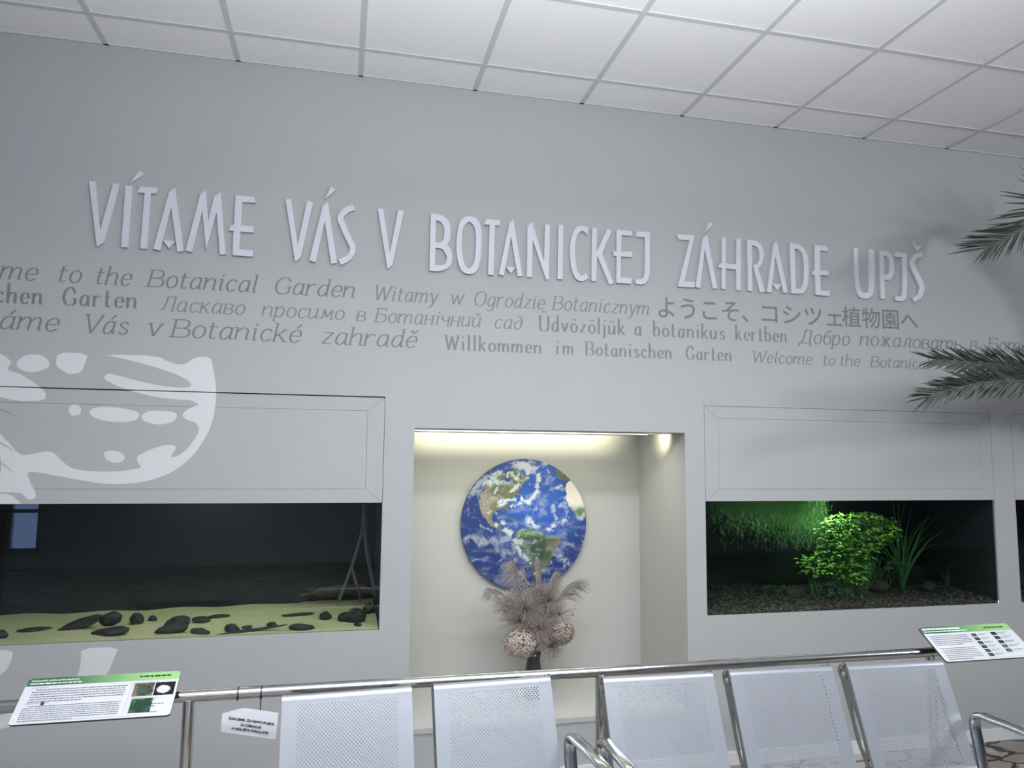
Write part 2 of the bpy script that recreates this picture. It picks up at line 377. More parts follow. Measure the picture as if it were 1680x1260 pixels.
def stone(name, c, r, seed, m_=M_ROCK, amp=.22, lab=None, cat='rock', grp=None, rz=0., tilt=0.):
    q = random.Random(seed); bm = bmesh.new(); bmesh.ops.create_icosphere(bm, subdivisions=4, radius=1)
    ph = [(Vector((q.uniform(-1, 1), q.uniform(-1, 1), q.uniform(-1, 1))).normalized(), q.uniform(.3, 1)) for _ in range(9)]
    for v in bm.verts:
        p = v.co.normalized(); d = 1.
        for n, cc in ph:
            s_ = p.dot(n)
            if s_ > .55: d = min(d, (.62+.3*cc)/max(s_, .01))
        d += amp*.25*math.sin(6*p.x+seed)*math.sin(5*p.y+2*seed)*math.sin(7*p.z)
        v.co = Vector((p.x*d*r[0], p.y*d*r[1], p.z*d*r[2]))
    bmesh.ops.rotate(bm, verts=bm.verts, matrix=Matrix.Rotation(rz, 3, 'Z') @ Matrix.Rotation(tilt, 3, 'Y'))
    me = bpy.data.meshes.new(name); bm.to_mesh(me); bm.free(); me.materials.append(m_)
    me.polygons.foreach_set('use_smooth', [True]*len(me.polygons)); me.set_sharp_from_angle(angle=R(35))
    o = bpy.data.objects.new(name, me); C.objects.link(o); o.location = c
    return tag(o, lab, cat, grp)
# rocks on the sand: photo pixel of the foot, half-size in metres, label
ROCKS = [((179, 1049), (.085, .05, .022), 'long flat black rock at the front glass carrying a rounder rock'),
 ((179, 1038), (.052, .04, .034), 'rounded black rock lying on the long flat rock'),
 ((126, 1034), (.115, .04, .026), 'long slanting black slab rock left of the stacked pair'),
 ((57, 1034), (.075, .03, .010), 'low flat dark rock half buried near the left photo edge'),
 ((2, 1046), (.03, .03, .024), 'small black rock cut off by the left photo edge'),
 ((223, 1026), (.036, .03, .034), 'upright black rock at the back right of the stacked pair'),
 ((250, 1020), (.024, .02, .018), 'small dark pebble rock at the back beside the upright rock'),
 ((290, 1030), (.062, .035, .035), 'oblong black rock tilted up to the right in mid sand'),
 ((280, 1049), (.072, .04, .026), 'broad low black rock at the front glass right of the stacked pair'),
 ((330, 1021), (.045, .03, .020), 'knobbly dark rock at the back behind the tilted oblong rock'),
 ((359, 1016), (.055, .02, .010), 'flat grey slab rock at the back edge of the sand'),
 ((328, 1043), (.045, .03, .018), 'jagged flat dark rock near the front middle of the sand'),
 ((381, 1033), (.038, .03, .022), 'dark hump shaped rock right of the jagged flat rock'),
 ((405, 1030), (.026, .015, .010), 'thin dark splinter rock leaning on the hump shaped rock'),
 ((400, 1046), (.20, .015, .008), 'very long thin dark rock strip along the front glass'),
 ((446, 1025), (.025, .02, .014), 'small dark rock at the back, right of centre'),
 ((495, 1031), (.062, .03, .020), 'long dark rock on the right half of the sand'),
 ((487, 1013), (.09, .02, .008), 'long flat dark slab rock at the back right'),
 ((534, 1018), (.032, .025, .026), 'angular dark rock left of the right hand rock pile'),
 ((566, 1020), (.038, .03, .030), 'left rock of the pile by the right end of the sand'),
 ((583, 1021), (.052, .035, .045), 'biggest rock of the pile by the right end of the sand'),
 ((605, 1010), (.032, .03, .036), 'pointed rock farthest right at the back of the pile'),
 ((587, 1032), (.020, .02, .014), 'small pebble rock in front of the right hand pile')]
for i, ((px, py), r_, lb) in enumerate(ROCKS):
    p = at(px, py, 2, OZ0+.012)
    yy = min(max(p[1], .022+r_[1]), .56); p = at(px, py, 1, yy)
    z = sandz(p[0], yy)+r_[2]*.5
    if i == 1: z = OZ0+.075
    stone('rock', (p[0], yy, z), r_, 11+i, lab=lb, grp='black rocks on the aquarium sand', rz=rnd.uniform(-.3, .3) if r_[0] < .1 else .02, tilt=-.35 if i == 2 else (-.3 if i == 7 else rnd.uniform(-.15, .15)))
dw = MB(); p0 = at(520, 1000, 1, .5); p1 = at(600, 985, 1, .5)
dw.tube(crom([(p0[0]-.1, .5, .86), (p0[0]+.05, .5, .875), (p1[0]-.05, .52, .88), (p1[0]+.06, .5, .86)], 5), [.012]*4+[.03]*8+[.02]*4, 10)
tag(dw.build('driftwood', M_WOOD, None, True), 'dark driftwood log at the back right of the sandy aquarium', 'driftwood')
br = MB(); a_ = at(598, 828, 1, .45); b_ = at(556, 985, 1, .45); c_ = at(618, 985, 1, .45); d_ = at(577, 930, 1, .45); e_ = at(592, 985, 1, .45)
br.tube(crom([a_, (a_[0]-.01, .45, 1.2), d_, b_], 6), [.016, .014]+[.009]*17, 8); br.tube(crom([(a_[0], .45, 1.3), (a_[0]+.02, .45, 1.1), c_], 6), .012, 8); br.tube([d_, e_], .008, 8)
tag(br.build('branch', M_BRANCH, None, True), 'thin pale forked branch standing at the right end of the dark aquarium', 'branch')

# planted tank
def gravz(x, y): return OZ0+.006+.055*(y-.04)+.008*math.sin(x*9)+rnd.uniform(-.006, .010)+.03*max(0, x-4.3)*(y)
grid_bed('gravel_bed', TANKS[1], gravz, M_GRAVEL, 'dark brown gravel along the bottom of the planted aquarium', 'gravel', 260, 60)
grid_bed('gravel_bed', TANKS[2], gravz, M_GRAVEL, 'dark gravel in the sliver of aquarium at the right photo edge', 'gravel', 80, 40)
def leaf(mb, c, d, up, L, w, fold=.25):
    d = np.array(d)/np.linalg.norm(d); s_ = np.cross(d, up); s_ /= np.linalg.norm(s_)+1e-9; n = np.cross(s_, d); c = np.array(c)
    P = []
    for t, ww in ((0, .08), (.3, .85), (.6, 1.), (.85, .6), (1., .0)):
        b = c+d*L*t-n*(L*.18*t*t)
        P += [b-s_*w*ww*.5+n*w*fold*ww, b, b+s_*w*ww*.5+n*w*fold*ww]
    mb.add(P, [(3*i, 3*i+1, 3*i+4, 3*i+3) for i in range(4)]+[(3*i+1, 3*i+2, 3*i+5, 3*i+4) for i in range(4)])
def leafy(name, blobs, n, size, m_, label, seed):
    q = random.Random(seed); r = empty(name, (blobs[0][0], blobs[0][1], OZ0+.01), label, 'plant')
    lm = MB(); stm = MB(); tot = sum(b[6] for b in blobs)
    for b in blobs:
        cx, cy, cz, rx, ry, rz_, wt = b
        for _ in range(int(n*wt/tot)):
            while True:
                u = [q.uniform(-1, 1) for _ in range(3)]
                if .25 < sum(k*k for k in u) < 1: break
            a = q.uniform(0, 2*PI); c = (cx+u[0]*rx, cy+u[1]*ry, cz+u[2]*rz_)
            leaf(lm, c, (math.cos(a), math.sin(a)*.8-.25, q.uniform(-.35, .25)), (q.uniform(-.4, .4), q.uniform(-.6, .2), 1), size*q.uniform(.7, 1.25), size*q.uniform(.45, .65))
        for _ in range(int(10*wt)):
            stm.tube(crom([(cx+q.uniform(-.04, .04), cy+q.uniform(-.04, .04), OZ0+.02), (cx+q.uniform(-.1, .1)*rx*4, cy, (OZ0+cz)/2), (cx+q.uniform(-.8, .8)*rx, cy+q.uniform(-.6, .6)*ry, cz+rz_*.6)], 4), .003, 6)
    lm.build('foliage', m_, r); stm.build('stem', M_LEAFD, r, True)
    return r
def P3(px, py, y): return at(px, py, 1, y)
def blob(px, py, y, rpx, rpy, wt, ry=.13):
    p = P3(px, py, y); k = 1/290.; return (p[0], y, p[2], rpx*k, ry, rpy*k, wt)
leafy('leafy_water_plant', [blob(1408, 872, .30, 84, 37, 7), blob(1385, 935, .30, 40, 22, 1), blob(1385, 908, .28, 55, 26, 2.2), blob(1335, 928, .28, 26, 20, .8), blob(1400, 945, .27, 26, 14, .6)], 1250, .034, M_LEAF, 'bushy bright green leafy plant under the lamp of the planted aquarium', 3)
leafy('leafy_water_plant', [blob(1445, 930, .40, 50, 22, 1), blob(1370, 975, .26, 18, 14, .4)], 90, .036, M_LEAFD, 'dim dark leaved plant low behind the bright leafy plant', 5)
hg = MB(); q = random.Random(4)
for _ in range(9500):
    u = q.random()**.6; px = 1165+u*185; dep = abs(q.gauss(0, 1))*(20+16*u); py = 818+dep
    if py > 905: continue
    y = q.uniform(.10, .5); p = P3(px+q.gauss(0, 6), py, y); L = q.uniform(.02, .06); a = q.gauss(0, .8); w = .0007
    tip = p+np.array([math.sin(a)*L, q.uniform(-.5, .5)*L, L*math.cos(a)]); mid = (p+tip)/2+np.array([q.uniform(-.01, .01), 0, 0])
    tip[2] = min(tip[2], OZ1+.085); mid[2] = min(mid[2], OZ1+.08)
    e = np.array([w, 0, 0]); hg.add([p-e, p+e, mid+e, mid-e, tip], [(0, 1, 2, 3), (3, 2, 4)])
tag(hg.build('hair_grass', M_HAIR), 'soft mass of fine hair grass floating at the upper left of the planted aquarium', 'grass', kind='stuff')
def blades(name, px, py, y, n, L, label, seed, spread=.5, w=.012, m_=M_LEAFD):
    q = random.Random(seed); b = P3(px, py, y); zb = OZ0+.03
    r = empty(name, (b[0], y, zb), label, 'plant'); mb = MB()
    for _ in range(n):
        a = q.uniform(-spread, spread); ay = q.uniform(-.3, .3); ln = L*q.uniform(.6, 1.1); pts = []
        for k in range(7):
            t = k/6; x = b[0]+q.uniform(-.002, .002)+ln*t*math.sin(a*(t+.2)); z = zb+ln*t*math.cos(a*t*1.7); pts.append(np.array([x, y+ay*t*ln, min(z, OZ1+.08)]))
        for k in range(6):
            e0 = np.array([w*(1-k/6)*.5+.001, 0, 0]); e1 = np.array([w*(1-(k+1)/6)*.5+.0005, 0, 0])
            mb.quad(pts[k]-e0, pts[k]+e0, pts[k+1]+e1, pts[k+1]-e1)
    mb.build('blade', m_, r); return r
blades('ribbon_water_plant', 1478, 900, .42, 26, .66, 'tall ribbon leaved plant right of the bright leafy plant', 8, .75, .022, M_RIB)
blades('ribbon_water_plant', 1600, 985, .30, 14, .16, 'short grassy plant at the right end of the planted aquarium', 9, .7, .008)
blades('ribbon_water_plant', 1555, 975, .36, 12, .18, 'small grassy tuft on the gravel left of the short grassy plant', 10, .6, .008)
for i, (px, py, y, r_, lb) in enumerate([(1440, 968, .32, (.07, .06, .045), 'rounded dark rock below the bright leafy plant'), (1525, 975, .33, (.05, .04, .04), 'dark knobbly rock on the gravel right of the leafy plant'),
        (1300, 985, .3, (.06, .05, .04), 'dim brown rock at the left on the aquarium gravel'), (1475, 900, .52, (.20, .06, .09), 'wide dark rock ledge at the back of the planted aquarium')]):
    p = P3(px, py, y); z = gravz(p[0], y)+r_[2]*.6
    stone('rock', (p[0], y, z), r_, 60+i, M_WOOD, lab=lb)

# ------------------------------------------------------------------ raised heading letters (traced outlines, 12 mm thick)
def ex(crop, pts): ox, oy, s = crop; return [onwall(ox+x/s, oy+y/s) for x, y in pts]
K1 = (130, 270, 5.6); K2 = (450, 300, 7.304); K3 = (690, 340, 4.3077); K4 = (1090, 360, 3.818)
def P(s): return [tuple(map(float, a.split(','))) for a in s.split()]
def cv(s, n=5): return [tuple(p) for p in crom(P(s), n)]
def stroke2(pts, w):
    p = [np.array(q) for q in pts]; L = []; Rr = []
    for i in range(len(p)):
        t = p[min(i+1, len(p)-1)]-p[max(i-1, 0)]; t = t/np.linalg.norm(t); n = np.array([-t[1], t[0]])*w/2
        L.append(tuple(p[i]+n)); Rr.append(tuple(p[i]-n))
    return L+Rr[::-1]
LET = [  # crop, letter, word, [loops], extra part name, [loops]
 (K1, 'V', 'first', ["98,162 157,162 203,605 320,178 380,190 237,722 170,762"], None, []),
 (K1, 'Í', '', ["432,203 500,206 455,768 392,764"], 'accent', ["470,185 560,62 605,97"]),
 (K1, 'T', '', ["570,212 733,226 714,277 665,271 632,780 567,777 607,268 542,264"], None, []),
 (K1, 'A', '', ["886,220 965,802 908,808 850,400 750,797 687,780 832,260"], 'wedge', ["773,703 890,712 829,775"]),
 (K1, 'M', '', ["1168,246 1190,528 1243,300 1303,260 1350,828 1296,834 1266,445 1170,790 1135,435 1040,814 983,796 1116,285"], None, []),
 (K1, 'E', '', ["1440,290 1608,306 1626,360 1500,352 1490,566 1608,577 1606,632 1484,624 1475,784 1600,796 1596,852 1412,838 1420,618 1378,612 1398,564 1425,563"], None, []),
 (K2, 'V', 'second', ["137,213 205,208 282,752 395,226 468,246 318,905 250,950"], None, []),
 (K2, 'Á', '', ["643,243 752,970 682,976 605,470 495,960 420,938 580,290"], 'accent', ["606,206 680,56 738,97"]),
 (K2, 'S', '', None, None, []),
 (K2, 'V', 'third', ["1238,323 1302,320 1384,848 1482,336 1550,352 1415,990 1355,1040"], None, []),
 (K3, 'B', '', None, None, []),
 (K3, 'O', '', None, None, []),
 (K3, 'T', '', ["462,88 562,99 552,136 522,132 512,484 473,480 484,130 447,126"], None, []),
 (K3, 'A', '', ["652,92 716,490 682,494 635,215 584,488 549,478 622,122"], 'wedge', ["598,426 668,428 634,472"]),
 (K3, 'N', '', ["783,106 866,380 875,126 909,128 903,508 883,518 788,238 783,498 746,496 750,142"], None, []),
 (K3, 'I', '', ["970,130 1003,133 998,513 962,511"], None, []),
 (K3, 'C', '', None, None, []),
 (K3, 'K', '', ["1207,150 1241,153 1238,316 1316,157 1345,172 1277,330 1357,540 1327,551 1242,345 1235,527 1201,524"], None, []),
 (K3, 'E', '', ["1378,162 1489,174 1487,207 1414,202 1411,318 1489,320 1487,357 1409,352 1408,500 1489,508 1480,545 1377,538 1379,350 1360,348 1352,315 1378,316"], None, []),
 (K3, 'J', '', None, None, []),
 (K4, 'Z', '', ["70,98 182,104 118,393 186,396 180,430 78,424 150,135 84,130"], None, []),
 (K4, 'Á', '', ["260,98 323,433 298,438 246,190 216,434 187,426 234,122"], 'accent', ["240,90 276,18 298,38"]),
 (K4, 'H', '', ["351,118 378,121 377,280 441,284 443,124 471,126 472,448 443,446 441,318 377,311 376,440 351,438 352,308 328,307 338,280 351,279"], None, []),
 (K4, 'R', '', None, None, []),
 (K4, 'A', '', ["695,137 764,460 738,465 687,238 661,461 634,456 674,160"], 'wedge', ["668,408 726,411 700,447"]),
 (K4, 'D', '', None, None, []),
 (K4, 'E', '', ["933,163 1008,173 1018,204 966,198 965,323 1021,326 1019,355 966,351 970,449 1027,453 1025,483 938,476 934,352 915,350 924,322 932,322"], None, []),
 (K4, 'U', '', None, None, []),
 (K4, 'P', '', None, None, []),
 (K4, 'J', '', None, None, []),
 (K4, 'Š', '', None, 'caron', ["1540,148 1574,173 1608,162 1574,206"]),
]
CURVED = {
 8: [stroke2(cv("955,305 862,338 797,425 815,505 880,655 940,790 900,895 785,962"), 70)],
 10: [cv("70,52 130,58 190,95 208,160 205,230 185,268 188,272 215,310 220,360 205,420 150,452 95,456 60,450", 4),
      cv("106,97 140,108 164,150 165,200 155,240 130,255 103,254", 4), cv("103,292 150,300 180,345 182,375 170,405 145,416 100,412", 4)],
 11: [[tuple(p) for p in crom(P("335,70 395,90 425,160 427,260 420,370 395,450 345,476 290,455 262,390 250,290 258,180 285,95"), 5, True)],
      [tuple(p) for p in crom(P("338,108 374,140 387,200 387,290 378,380 345,436 312,415 292,330 290,240 300,150"), 5, True)]],
 16: [cv("1181,152 1130,137 1085,160 1055,240 1050,330 1060,430 1090,505 1135,526 1181,505", 5) + [(1164, 464)] + cv("1150,482 1125,485 1100,445 1088,350 1088,260 1105,195 1138,172 1160,188 1173,206", 5)],
 19: [P("1523,176 1614,182") + cv("1614,182 1613,350 1611,470 1600,515 1575,545 1540,549 1512,544", 4) + P("1511,511") + cv("1511,511 1550,512 1570,490 1577,430 1579,217", 4) + P("1513,213")],
 23: [P("509,131") + cv("509,131 560,137 598,165 615,210 610,260 590,300 578,307", 4) + P("621,454 592,460 547,300") + P("548,290") + cv("548,290 572,280 586,250 586,215 575,180 540,163", 4) + P("540,163 543,452 516,450")],
 25: [P("776,152") + cv("776,152 830,160 870,195 892,255 895,340 888,420 862,462 840,468 786,466", 4), cv("806,186 840,198 860,240 866,320 862,390 846,432 815,437", 4)],
 27: [P("1175,180 1203,184") + cv("1203,184 1205,300 1213,415 1228,455 1250,463 1265,450 1270,400 1270,189", 4) + P("1303,192") + cv("1303,192 1308,300 1305,420 1290,480 1245,500 1205,478 1186,420", 4)],
 28: [P("1335,200") + cv("1335,200 1385,205 1418,235 1430,290 1425,345 1405,378 1369,381", 4) + P("1369,381 1371,502 1345,500"), cv("1365,231 1390,245 1400,280 1400,320 1390,345 1367,350", 4)],
 29: [P("1440,208 1508,215") + cv("1508,215 1510,350 1507,470 1495,505 1470,515 1437,512", 4) + P("1437,484") + cv("1437,484 1465,484 1478,470 1482,420 1481,242", 4) + P("1430,238")],
 30: [stroke2(cv("1603,222 1560,238 1541,275 1550,310 1590,390 1603,430 1590,480 1549,508"), 31)],
}
WORDS = [('VÍTAME', 6), ('VÁS', 3), ('V', 1), ('BOTANICKEJ', 10), ('ZÁHRADE', 7), ('UPJŠ', 4)]
wl = [(w, i, len(w)) for w, n in WORDS for i in range(n)]
ORD = ['first', 'second', 'third', 'fourth', 'fifth', 'sixth', 'seventh', 'eighth', 'ninth', 'last']
for i, (crop, ch, _, loops, pn, pl) in enumerate(LET):
    w, k, n = wl[i]
    L2 = [ex(crop, P(s)) for s in loops] if loops else [ex(crop, lp) for lp in CURVED[i]]
    pos = 'the only letter' if n == 1 else (ORD[k] if k < n-1 else 'last') + ' letter'
    lb = 'raised white letter %s, %s of the heading word %s' % (ch, pos, w)
    def slab(loops, parent=None, name='letter'):
        vs, fs = plate(loops, .014); mb = MB(); mb.add([(x, -.0145+z, y) for x, y, z in vs], fs)
        return mb.build(name, M_LETTER, parent)
    o = slab(L2, None, 'raised_letter')
    c = np.mean([v.co for v in o.data.vertices], axis=0); bz = min(v.co.z for v in o.data.vertices)
    for v in o.data.vertices: v.co -= Vector((c[0], 0, bz))
    o.location = (c[0], 0, bz); tag(o, lb, 'letter', 'raised heading letters on the grey wall')
    if pn: slab([ex(crop, P(s)) for s in pl], o, pn)

# ------------------------------------------------------------------ painted greetings: pen-drawn serif alphabet
G = {}
def gl(ch, w, s, marks=''): G[ch] = (w, [(t.strip()[0], P(t.strip()[1:].strip())) for t in s.split('|')], [tuple(map(float, b.split(','))) for b in marks.split()])
BOWL = "c 6,8.6 4,10 1.7,9 .3,5.6 .5,2 2.2,.1 4.3,1.2 6,4.5"
gl('a', 7.4, BOWL+" | c 6,10 6,2 6.5,.4 7.6,.6"); gl('b', 7, "l 0,15.2 0,.5 | c 0,7 2.2,9.9 4.8,9.4 6.2,5.8 5,1.3 2.6,0 0,1.6", "0,15.2,1.6,0")
gl('c', 6.4, "c 5.9,8 3.7,10 1,8.3 .2,4.6 1.3,1 3.5,0 6,2"); gl('d', 7.4, BOWL+" | c 6,15.2 6,2 6.5,.4 7.6,.6", "6,15.2,1.6,0")
gl('e', 6.6, "l .4,5.2 6.2,5.2 | c 6.3,5.2 5.5,9 3.4,10 1,8.3 .2,4.6 1.3,1 3.5,0 6,1.8"); gl('g', 7.2, BOWL+" | c 6,10 6,-1 5,-3.9 2.6,-4.6 .2,-3.6")
gl('h', 7.4, "l 0,15.2 0,0 | c 0,6 2.2,9.3 4.4,9.9 6,8 6,2 6.5,.4 7.6,.6", "0,15.2,1.6,0 0,0,.6,1"); gl('i', 3, "c 1,10 1,2 1.5,.4 2.8,.6 | d 1.2,13.2", "1,10,1.6,0")
gl('j', 3, "c 1,10 1,-2 .3,-4 -1.5,-4.5 | d 1.2,13.2", "1,10,1.6,0"); gl('k', 7, "l 0,15.2 0,0 | l 0,4 5.4,10 | l 1.9,6 6,0", "0,15.2,1.6,0 5.4,10,1.2,1 6,0,.6,1.2 0,0,.8,1")
gl('l', 2.8, "c .8,15.2 .8,2 1.3,.4 2.6,.6", "0.8,15.2,1.6,0"); gl('m', 12, "l 0,10 0,0 | c 0,6 2,9.3 3.9,9.9 5.2,8 5.2,0 | c 5.2,6 7.2,9.3 9.1,9.9 10.4,8 10.4,2 10.9,.4 12,.6", "0,10,1.6,0")
gl('n', 7.6, "l 0,10 0,0 | c 0,6 2.2,9.3 4.4,9.9 6,8 6,2 6.5,.4 7.6,.6", "0,10,1.6,0"); gl('o', 7, "o 3.4,10 1,8.3 .2,5 1,1.7 3.4,0 5.8,1.7 6.6,5 5.8,8.3")
gl('p', 7, "l 0,10 0,-4.5 | c 0,7 2.2,9.9 4.8,9.4 6.2,5.8 5,1.3 2.6,0 0,1.6", "0,10,1.6,0 0,-4.5,1.2,1.2"); gl('r', 5.6, "l 0,10 0,0 | c 0,6 1.6,9 3.4,10 5.2,9.2", "0,10,1.6,0 0,0,1.2,1.2")
gl('s', 6, "c 5.4,8 3.2,10 1,8.7 1,6.7 3,5.2 5.1,3.7 5.2,1.6 3,0 .3,1.9"); gl('t', 4.8, "c 1.3,13.4 1.3,2.4 2.3,.2 4.6,1.2 | l -.7,9.7 4.4,9.7")
gl('u', 7.6, "c 0,10 0,2.2 1.6,.1 3.6,.8 6,4 | c 6,10 6,2 6.5,.4 7.6,.6", "0,10,1.6,0 6,10,1.6,0"); gl('v', 6.6, "l 0,10 3,0 | l 3,0 6.2,10", "0,10,1.4,1 6.2,10,.8,1")
gl('w', 11, "l 0,10 2.6,0 | l 2.6,0 5.3,9.6 | l 5.3,9.6 7.9,0 | l 7.9,0 10.6,10", "0,10,1.4,1 10.6,10,.8,1"); gl('y', 6.8, "l 0,10 3.2,.4 | c 6.4,10 3.6,.6 2,-3.4 -.6,-4.4", "0,10,1.4,1 6.4,10,.8,1")
gl('z', 6.4, "l .4,9.7 5.8,9.7 | l 5.8,9.7 .3,.4 | l .3,.4 6.2,.4", ""); gl('W', 14.6, "l 0,14.4 3.4,0 | l 3.4,0 7,13.6 | l 7,13.6 10.2,0 | l 10.2,0 14,14.4", "0,14.4,1.6,1.6 14,14.4,1.2,1.2")
gl('B', 9, "l 0,14.4 0,0 | c 0,14.2 4.4,14.3 7.3,12.8 7.3,9 4.6,7.5 0,7.5 | c 4.6,7.5 8.3,6.2 8.5,1.9 5,.2 0,.2", "0,14.2,1.8,2 0,.2,1.8,2"); gl('G', 10.4, "c 9.2,11 6.4,14.4 2.3,12.8 .3,7.2 2.2,1.3 5.8,0 8.3,.8 9.4,2 | l 9.4,6.4 9.4,1", "9.4,6.4,2,1.2")
gl('O', 11, "o 5.4,14.6 1.6,12.4 .3,7.2 1.6,2 5.4,-.2 9.2,2 10.5,7.2 9.2,12.4"); gl('V', 10, "l 0,14.4 4.7,0 | l 4.7,0 9.6,14.4", "0,14.4,1.7,1.7 9.6,14.4,1.2,1.2"); gl('U', 10, "c 0,14.4 0,4 1.6,.6 4.6,-.1 7.6,.8 9,4 9,14.4", "0,14.4,1.7,1.7 9,14.4,1.2,1.2")
gl('Л', 10.4, "c .2,.4 2,1.5 3.2,6 3.8,14 | l 3.4,14.1 9.2,14.1 | l 9.2,14.4 9.2,0", "9.2,0,1.6,1.6"); gl('Б', 8.6, "l 0,14.4 0,0 | l 0,14.1 7,14.1 | l 7,14.2 7,11.6 | c 0,8.3 4.2,8.4 7.6,6.9 7.8,1.8 4.4,.2 0,.2", "0,14.1,1.6,0 0,.2,1.6,0")
gl('Д', 11, "l 3.4,14.1 9,14.1 | c 3.6,14 3,6 1,.4 | l 9,14.4 9,.4 | l -.6,.4 10.4,.4 | l -.3,.4 -.6,-3 | l 10.2,.4 10,-3"); gl('к', 6.6, "l 0,10 0,0 | l 0,4.8 5.2,10 | l 1.8,6 5.8,0", "0,10,1.4,0 0,0,.8,1 5.8,0,.6,1.2")
gl('в', 6.6, "l 0,10 0,0 | c 0,9.9 3.2,10 5.2,8.8 5,6 3,5.3 0,5.3 | c 3,5.3 5.8,4.2 5.8,1.3 3.2,.1 0,.1"); gl('м', 9.4, "c -.6,.6 .8,.8 1.6,4 2,10 | l 2,10 4.6,2 | l 4.6,2 8,10 | l 8,10 8.4,0", "8.4,0,.8,1.4"); G['т'] = G['m']
gl('н', 7.6, "l 0,10 0,0 | l 6.2,10 6.2,0 | l 0,5.2 6.2,5.2", "0,10,1.3,.8 6.2,10,.8,1 0,0,1.2,.8 6.2,0,.8,1.2"); gl('ч', 7, "c 0,10 0,7 1.6,5 3.8,5 6,6.4 | l 6,10 6,0", "0,10,1.4,0 6,0,.6,1.3")
gl('д', 7, "o 3.2,9 1,7.6 .2,4.5 1,1.6 3.2,0 5.6,1.6 6.4,4.5 5.4,7.6 | c 6.4,4.5 6,10 3.6,13.4 1,14.6"); gl('л', 7.4, "c -.5,.6 1,.8 2,4 2.5,10 | l 2.5,9.8 6.2,9.8 | c 6.2,10 6.2,2 6.6,.4 7.6,.6")
gl('ж', 10, "l 4.6,10 4.6,0 | c .2,9.6 1.6,9.6 3,6.4 4.6,5 | c 9,9.6 7.6,9.6 6.2,6.4 4.6,5 | c 0,.4 1.6,.6 2.6,3.4 4.6,5 | c 9.4,.4 7.8,.6 6.6,3.4 4.6,5"); gl('ь', 6.4, "l 0,10 0,0 | c 0,5.6 3.2,5.9 5.6,4.4 5.2,1 3,.1 0,.1", "0,10,1.4,0")
for a, b in zip('аоеспризі', 'aoecnpizi'): pass
for a, b in (('а', 'a'), ('о', 'o'), ('е', 'e'), ('с', 'c'), ('п', 'n'), ('р', 'p'), ('и', 'u'), ('і', 'i')): G[a] = G[b]
gl('б', 7, "o 3.4,9 1,7.6 .2,4.5 1,1.6 3.4,0 5.8,1.6 6.6,4.5 5.6,7.6 | c .3,5 .6,9.5 2.6,12.6 6.4,14.4")
def acc(base, new, add): w, s, m_ = G[base]; G[new] = (w, [t for t in s if t[0] != 'd'] + add, m_)
for b, n_, cx in (('a', 'á', 3.6), ('i', 'í', 1.2), ('e', 'é', 3.4)): acc(b, n_, [('l', [(cx-.4, 11.8), (cx+2, 15)])])
for b, n_, cx, cy in (('o', 'ö', 3.4, 13), ('u', 'ü', 3.2, 13), ('U', 'Ü', 4.5, 17.5)): acc(b, n_, [('d', [(cx-1.6, cy)]), ('d', [(cx+1.6, cy)])])
acc('e', 'ě', [('l', [(1.4, 15), (3.4, 12.2)]), ('l', [(3.4, 12.2), (5.6, 15)])]); acc('u', 'й', [('c', [(1.2, 14.4), (3.2, 12.2), (5.4, 14.4)])])
def draw(mb, word, x0, x1, z, xh, style, y):
    """write word between x0 and x1 on baseline z with x-height xh"""
    it = style != 'poster'
    thick, hair = (1.55, .8) if it else (2.5, .75)
    sh = .20 if it else 0.
    u = xh/10
    L = (x1-x0)/u; n_ = len(word); tg = 2.3 if it else 3.6
    nat0 = sum(G[c][0] for c in word)
    sx = (L-tg*(n_-1))/nat0; sx = min(max(sx, .72), 1.4 if it else 1.05)
    nat = [G[c][0]*sx for c in word]
    gap = (L-sum(nat))/(n_-1) if n_ > 1 else 0
    cx = 0.; dy = [0.]
    def Z(v): return v if it or v <= 10 else 10+(v-10)*1.55
    def put(poly):
        dy[0] += 2e-6
        mb.add([(x0+u*(a+sh*b), y-dy[0], z+u*b) for a, b in poly], [tuple(range(len(poly)))])
    for ch, nw in zip(word, nat):
        w, st, mk = G[ch]
        for kind, pts in st:
            pts = [(cx+a*sx, Z(b)) for a, b in pts]
            if kind == 'd':
                r_ = .95 if it else 1.1; put([(pts[0][0]+r_*math.cos(t*PI/5), pts[0][1]+r_*math.sin(t*PI/5)) for t in range(10)]); continue
            q = crom(pts, 5) if kind == 'c' else (crom(pts, 4, True) if kind == 'o' else [np.array(p) for p in pts])
            if kind == 'o': q.append(q[0])
            n = len(q); lft = []; rgt = []
            for i in range(n):
                t = q[min(i+1, n-1)]-q[max(i-1, 0)]
                if kind == 'o' and i in (0, n-1): t = q[1]-q[-2]
                t = t/(np.linalg.norm(t)+1e-9); ww = hair+(thick-hair)*abs(t[1])**1.4; nn = np.array([-t[1], t[0]])*ww/2
                lft.append(q[i]+nn); rgt.append(q[i]-nn)
            for i in range(n-1): put([lft[i], rgt[i], rgt[i+1], lft[i+1]])
        for mx, my, l_, r_ in mk:
            X, Y = cx+mx*sx, Z(my); hh = .34
            put([(X-l_*sx-.3, Y-hh), (X+r_*sx+.3, Y-hh), (X+r_*sx+.3, Y+hh), (X-l_*sx-.3, Y+hh)])
        cx += nw+gap
